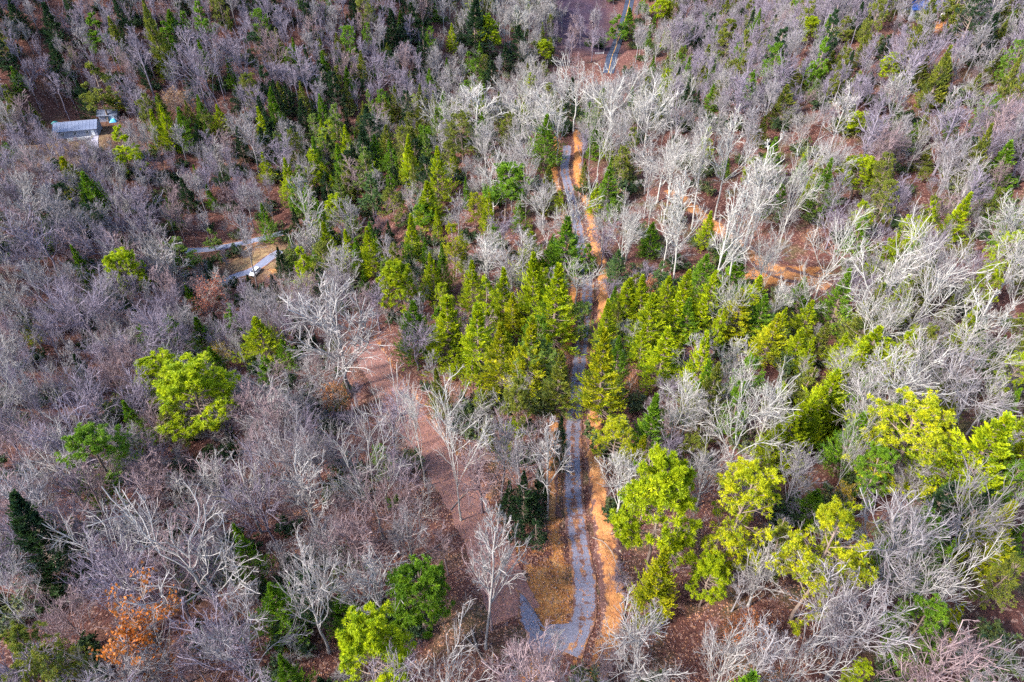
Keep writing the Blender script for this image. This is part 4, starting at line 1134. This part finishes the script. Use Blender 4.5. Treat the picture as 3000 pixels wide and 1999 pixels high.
# ------------------------------------------------------------------ buildings and things people left here
M_ROOF = mat_plain("pale_metal_roof", (0.16, 0.18, 0.25), 0.45, 0.25, 0.12, 0.8)
M_SID = mat_plain("grey_siding", (0.24, 0.25, 0.31), 0.8)
M_GLASS = mat_plain("window_glass", (0.03, 0.04, 0.06), 0.08)
M_WHITE = mat_plain("white_paint", (0.78, 0.77, 0.74), 0.5, 0, 0.05)
M_DECK = mat_plain("weathered_boards", (0.22, 0.19, 0.16), 0.85)
M_CONC = mat_plain("concrete", (0.30, 0.28, 0.33), 0.9, 0, 0.15, 0.7)
M_BROOF = mat_plain("blue_metal_roof", (0.06, 0.13, 0.42), 0.45, 0.2, 0.15)
M_PROOF = mat_plain("light_blue_roof", (0.36, 0.50, 0.72), 0.5, 0.2, 0.12)
M_GROOF = mat_plain("grey_shingles", (0.22, 0.22, 0.25), 0.85, 0, 0.2)
M_TARP = mat_plain("blue_tarp", (0.05, 0.34, 0.62), 0.5, 0, 0.25, 3.0)
M_TEAL = mat_plain("teal_tarp", (0.10, 0.42, 0.36), 0.5, 0, 0.2, 3.0)
M_CAR = mat_plain("car_paint", (0.82, 0.83, 0.82), 0.25, 0, 0.02)
M_TYRE = mat_plain("rubber", (0.02, 0.02, 0.022), 0.85)
M_RIM = mat_plain("alloy", (0.5, 0.5, 0.52), 0.35, 0.8)
M_LAMP = mat_plain("lamp_glass", (0.7, 0.72, 0.75), 0.15)
M_REDL = mat_plain("tail_lamp_red", (0.35, 0.02, 0.02), 0.3)
M_WOOD = mat_plain("dead_wood", (0.20, 0.155, 0.13), 0.9, 0, 0.35, 1.5)
M_BLK = mat_plain("black_plastic", (0.03, 0.03, 0.035), 0.6)

def cabin(name, loc, rz, lx, ly, wall_h, rise, roof, wall, label, windows=3, deck=True, over=0.45):
    e = empty(name, loc, rz)
    tag(e, label, "building")
    MB().box(-lx/2, lx/2, -ly/2, ly/2, -1.0, 0.25).build("foundation", M_CONC, e)
    m = MB().box(-lx/2 + .05, lx/2 - .05, -ly/2 + .05, ly/2 - .05, 0.25, wall_h)
    for sx in (-1, 1):
        x0, x1 = sx * (lx/2 - .05), sx * (lx/2 - .2)
        m.hull([[(x0, -ly/2 + .05, wall_h), (x0, ly/2 - .05, wall_h), (x0, 0, wall_h + rise * .96)], [(x1, -ly/2 + .05, wall_h), (x1, ly/2 - .05, wall_h), (x1, 0, wall_h + rise * .96)]])
    m.build("wall", wall, e)
    for sy in (-1, 1):                                     # two roof slopes of metal panels
        n = max(4, int(lx / 1.1))
        s = empty_part("roof", roof, e, lx, ly, wall_h, rise, over, sy)
        for i in range(n + 1):
            x = -lx/2 - over + (lx + 2 * over) * i / n
            q = MB()
            y0, z0, y1, z1 = sy * (ly/2 + over), wall_h - rise * over / (ly/2), 0.02 * sy, wall_h + rise
            q.hull([[(x - .03, y0, z0 + .10), (x + .03, y0, z0 + .10), (x + .03, y0, z0 + .15), (x - .03, y0, z0 + .15)], [(x - .03, y1, z1 + .10), (x + .03, y1, z1 + .10), (x + .03, y1, z1 + .15), (x - .03, y1, z1 + .15)]])
            q.build("seam", roof, s)
    MB().hull([[(-lx/2 - over, -.18, wall_h + rise + .06), (-lx/2 - over, .18, wall_h + rise + .06), (-lx/2 - over, 0, wall_h + rise + .2)], [(lx/2 + over, -.18, wall_h + rise + .06), (lx/2 + over, .18, wall_h + rise + .06), (lx/2 + over, 0, wall_h + rise + .2)]]).build("ridge_cap", roof, e)
    for i in range(windows):
        x = -lx/2 + lx * (i + 0.6) / (windows + 0.4)
        w = MB().box(x - .55, x + .55, -ly/2 - .04, -ly/2 + .06, 1.0, 2.2).build("window", M_WHITE, e)
        for sx in (-1, 1): MB().box(x + sx * .26 - .22, x + sx * .26 + .22, -ly/2 - .055, -ly/2 - .045, 1.08, 2.12).build("pane", M_GLASS, w)
    d = MB().box(lx/2 - 1.9, lx/2 - 0.9, -ly/2 - .03, -ly/2 + .06, 0.26, 2.3).build("door", M_WHITE, e)
    MB().cyl((lx/2 - 1.75, -ly/2 - .03, 1.2), (lx/2 - 1.75, -ly/2 - .12, 1.2), .04).build("handle", M_BLK, d)
    if deck:
        k = MB().box(-2.6, 5.4, -ly/2 - 3.2, -ly/2 - .02, 0.02, 0.14).build("deck", M_DECK, e)
        for x in np.linspace(-2.5, 5.3, 7):
            MB().box(x - .06, x + .06, -ly/2 - 3.18, -ly/2 - 3.06, 0.14, 1.15).build("post", M_WHITE, k)
        MB().box(-2.6, 5.4, -ly/2 - 3.2, -ly/2 - 3.04, 1.15, 1.24).build("handrail", M_WHITE, k)
        MB().box(-2.6, 5.4, -ly/2 - 3.15, -ly/2 - 3.09, 0.55, 0.66).build("handrail", M_WHITE, k)
        for x in (-2.5, 1.4, 5.3): MB().box(x - .08, x + .08, -ly/2 - 3.0, -ly/2 - 2.84, -1.5, 0.02).build("leg", M_DECK, k)
    return e
def empty_part(name, mat, parent, lx, ly, wall_h, rise, over, sy):
    y0, z0 = sy * (ly/2 + over), wall_h - rise * over / (ly/2)
    y1, z1 = 0, wall_h + rise
    a, b = -lx/2 - over, lx/2 + over
    return MB().hull([[(a, y0, z0), (b, y0, z0), (b, y0, z0 + .1), (a, y0, z0 + .1)], [(a, y1, z1), (b, y1, z1), (b, y1, z1 + .1), (a, y1, z1 + .1)]]).build(name, mat, parent)
def on(px, py, dz=0.0):
    p = cast(px, py, H); return (p[0], p[1], p[2] + dz)
hp = on(235, 392)
cabin("house", hp, rad(14), 14.0, 7.5, 2.9, 1.7, M_ROOF, M_SID, "grey house with pale metal roof and white-railed deck among tall trees")
cabin("shed", on(325, 350), rad(10), 6.5, 5.0, 2.5, 1.2, M_ROOF, M_SID, "small outbuilding with pale roof behind the blue tarp", 1, False)
cabin("house", on(2705, 48), rad(-8), 11.0, 9.0, 3.0, 2.4, M_BROOF, M_SID, "house with deep blue metal roof above the orange earth bank", 3, False)
cabin("shed", on(2668, 44), rad(-8), 5.0, 6.5, 2.6, 1.4, M_PROOF, M_SID, "light blue roofed annex beside the deep blue roof", 1, False)
cabin("house", on(2945, 42), rad(-12), 12.0, 8.0, 2.8, 1.8, M_GROOF, M_WHITE, "grey shingled house with white walls at the wood's edge", 3, False)
def cover(name, loc, rz, lx, ly, h, mat, label):
    """a heap under a slack, creased sheet"""
    rg = np.random.RandomState(5)
    n = 13
    u = np.linspace(-1, 1, n); U, W = np.meshgrid(u, u)
    prof = np.clip(1 - np.maximum(np.abs(U), np.abs(W)) ** 4, 0, 1)
    Z = h * prof * (0.85 + 0.15 * np.sin(3 * U + 1)) + rg.randn(n, n) * 0.03
    V = np.stack([U * lx / 2, W * ly / 2, Z + .02], -1).reshape(-1, 3)
    i = np.arange(n * n).reshape(n, n)
    FF = np.stack([i[:-1, :-1], i[:-1, 1:], i[1:, 1:], i[1:, :-1]], -1).reshape(-1, 4)
    o = mesh_obj(name, V, FF, mat, None, None, True)
    o.location = loc; o.rotation_euler = (0, 0, rz)
    tag(o, label, "tarp")
cover("tarp", on(334, 356), 0.2, 2.6, 3.0, 1.1, M_TARP, "bright blue tarp over a heap in front of the outbuilding")
cover("tarp", on(160, 363), 0.1, 2.2, 1.8, 0.9, M_TEAL, "teal tarp lying beside the metal-roofed house")
pp = [cast(x, y, H) for x, y in ((252, 402), (290, 400), (292, 450), (262, 450))]
pv = []
for a_ in np.linspace(0, 1, 8):
    for b_ in np.linspace(0, 1, 6):
        q = (pp[0] * (1 - b_) + pp[1] * b_) * (1 - a_) + (pp[3] * (1 - b_) + pp[2] * b_) * a_
        pv.append((q[0], q[1], float(terrain(q[0], q[1])) + 0.12))
ii = np.arange(48).reshape(8, 6)
tag(mesh_obj("parking_pad", np.array(pv), np.stack([ii[:-1, :-1], ii[1:, :-1], ii[1:, 1:], ii[:-1, 1:]], -1).reshape(-1, 4), M_CONC), "grey concrete pad below the deck of the house", None, None, 'structure')

def car(loc, rz):
    e = empty("parked_car", loc, rz)
    tag(e, "white hatchback parked at the end of the gravel drive", "car")
    def section(x, hw, z0, z1, zr=None): return [(x, -hw, z0), (x, hw, z0), (x, hw * .98, z1), (x, -hw * .98, z1)]
    MB().hull([section(2.15, .72, .35, .72), section(2.0, .86, .24, .86), section(1.0, .90, .22, .98), section(-1.2, .90, .22, 1.02), section(-1.95, .86, .26, 1.0), section(-2.1, .78, .4, .9)]).build("body", M_CAR, e, 0.06)
    MB().hull([[(.95, -.80, .97), (.95, .80, .97), (.3, .66, 1.44), (.3, -.66, 1.44)], [(-1.95, -.78, 1.0), (-1.95, .78, 1.0), (-1.55, .64, 1.42), (-1.55, -.64, 1.42)]]).build("cabin", M_GLASS, e, 0.04)
    r = MB().hull([[(.32, -.67, 1.43), (.32, .67, 1.43), (.28, .62, 1.49), (.28, -.62, 1.49)], [(-1.6, -.65, 1.41), (-1.6, .65, 1.41), (-1.55, .6, 1.48), (-1.55, -.6, 1.48)]]).build("roof", M_CAR, e, 0.02)
    MB().box(-.45, .0, -.38, .38, 1.485, 1.505).build("sunroof", M_GLASS, r)
    for sx in (-.05, -1.0):
        for sy in (-1, 1): MB().hull([[(sx - .05, sy * .82, .98), (sx + .05, sy * .82, .98), (sx + .05, sy * .78, .98), (sx - .05, sy * .78, .98)], [(sx - .05, sy * .68, 1.45), (sx + .05, sy * .68, 1.45), (sx + .05, sy * .64, 1.45), (sx - .05, sy * .64, 1.45)]]).build("pillar", M_CAR, e)
    for x in (1.35, -1.3):
        for sy in (-1, 1):
            w = MB().cyl((x, sy * .72, .33), (x, sy * .92, .33), .33, .33, 16).build("wheel", M_TYRE, e)
            MB().cyl((x, sy * .90, .33), (x, sy * .935, .33), .20, .18, 12).build("rim", M_RIM, w)
    for sy in (-1, 1):
        MB().box(1.95, 2.12, sy * .62 - .14, sy * .62 + .14, .62, .78).build("headlight", M_LAMP, e, .02)
        MB().box(-2.12, -1.98, sy * .66 - .1, sy * .66 + .1, .7, .95).build("tail_light", M_REDL, e, .02)
        MB().box(.65, .85, sy * .98 - .1, sy * .98 + .1, .95, 1.08).build("mirror", M_CAR, e, .02)
    MB().box(2.06, 2.19, -.5, .5, .42, .58).build("grille", M_BLK, e)
CARXY = on(750, 806, 0.11)
car(CARXY, math.atan2(-0.96, -0.28))
def quad(loc, rz):
    e = empty("quad_bike", loc, rz)
    tag(e, "small white and black quad bike parked on the concrete pad", "quad bike")
    MB().hull([[(.75, -.2, .5), (.75, .2, .5), (.75, .15, .7), (.75, -.15, .7)], [(.3, -.3, .45), (.3, .3, .45), (.3, .25, .85), (.3, -.25, .85)], [(-.7, -.25, .5), (-.7, .25, .5), (-.7, .2, .75), (-.7, -.2, .75)]]).build("body", M_WHITE, e, .03)
    MB().box(-.55, .15, -.17, .17, .78, .92).build("seat", M_BLK, e, .03)
    MB().cyl((.35, -.4, 1.05), (.35, .4, 1.05), .025).build("handlebar", M_BLK, e)
    for x in (.6, -.55):
        for sy in (-1, 1): MB().cyl((x, sy * .32, .28), (x, sy * .58, .28), .28, .28, 12).build("wheel", M_TYRE, e)
quad(on(259, 409, 0.13), 0.5)
# fallen timber around the hairpin and the leafy track
def fallen(name, pxs, r0, label, lift=0.15, cat="log", tint=None, bend=0.0):
    P = np.array([on(x, y) for x, y in pxs])
    P = smooth_line(P, 0.7) if len(P) > 2 else np.linspace(P[0], P[-1], 8)
    P[:, 2] = H(P[:, 0], P[:, 1]) + lift + bend * np.sin(np.linspace(0, np.pi, len(P)))
    R = np.linspace(r0, r0 * .4, len(P))
    v, f, a = tubes(P[None], R[None], 7, 0.2)
    rg = np.random.RandomState(len(P))
    l, rr = sprout(rg, P[None], R[None], 7, 0.45, 1.0, (30, 60), 0.22, 4, 0.05, 0.2, 0.5)
    e = empty(name, tuple(P[0]))
    tag(e, label, cat, "fallen timber on the leaf litter")
    o = mesh_obj("bole", v - P[0], f, M_WOOD, e, None, True)
    v2, f2, _ = tubes(l, np.maximum(rr, .025), 4, 0.4)
    mesh_obj("limbs", v2 - P[0], f2, M_WOOD, e, None, True)
fallen("fallen_log", [(1382,1855),(1400,1915),(1428,1957)], .16, "pale fallen log lying beside the old bank below the leafy track")
fallen("fallen_log", [(1356,1862),(1392,1905),(1420,1950)], .11, "thin grey fallen pole lying next to the pale log")
fallen("fallen_log", [(1480,1535),(1545,1530),(1615,1514)], .13, "long white fallen limb lying behind the twin dark pines")
fallen("fallen_log", [(1552,1570),(1572,1545)], .14, "short brown broken log between the twin dark pines")
fallen("fallen_log", [(1180,1650),(1260,1625),(1330,1570)], .10, "thin pale limb fallen across the leaves west of the track")
fallen("bent_snag", [(1735,1585),(1785,1640),(1800,1700),(1850,1740),(1870,1800)], .08, "dark bent dead stem arching over the clay bank", .4, "snag", None, 1.8)
fallen("fallen_log", [(1320,1500),(1372,1440),(1400,1420)], .10, "broken branch lying on the edge of the leafy track")
def gate(loc, rz):
    e = empty("pole_gate", loc, rz)
    tag(e, "white pole gate standing beside the far asphalt road", "gate")
    for x in (-2.2, 2.2): MB().box(x - .09, x + .09, -.09, .09, -.3, 1.2).build("post", M_WHITE, e)
    for z in (.55, 1.0): MB().box(-2.1, 2.1, -.04, .04, z, z + .1).build("rail", M_WHITE, e)
gq = LINES['asphalt'][24]
gate((gq[0] - 6.5, gq[1] + 3, float(H(gq[0] - 6.5, gq[1] + 3))), 0.15)
# loose stones washed onto the clay bank and the verge
M_STONE = mat_plain("pale_stone", (0.27, 0.19, 0.13), 0.9, 0, 0.3, 4.0)
rg = np.random.RandomState(12)
SV, SF, nb_ = [], [], 0
Ld = LINES['driveway']
ico = bmesh.new(); bmesh.ops.create_icosphere(ico, subdivisions=1, radius=1.0)
iv = np.array([v.co[:] for v in ico.verts]); iface = np.array([[v.index for v in f.verts] for f in ico.faces]); ico.free()
for _ in range(420):
    j = rg.randint(8, 90); tq = Ld[j + 1] - Ld[j - 1]; tq = tq / np.hypot(tq[0], tq[1])
    off = rg.choice([rg.uniform(1.7, 5.0), rg.uniform(-4.4, -1.7), rg.normal(0, 1.3)], p=[.62, .28, .10])
    x, y = Ld[j, 0] + tq[1] * off + rg.randn() * .3, Ld[j, 1] - tq[0] * off + rg.randn() * .3
    r = abs(rg.normal(0, .07)) + .04
    v = iv * (r * (0.7 + 0.6 * rg.rand(1, 3))) * (0.85 + 0.3 * rg.rand(len(iv), 1)) + [x, y, float(terrain(x, y)) + .06]
    SV.append(v); SF.append(iface + nb_); nb_ += len(v)
tag(mesh_obj("stones", np.concatenate(SV), np.concatenate(SF), M_STONE), "pale loose stones and clay clods strewn along the driveway", None, None, 'stuff')
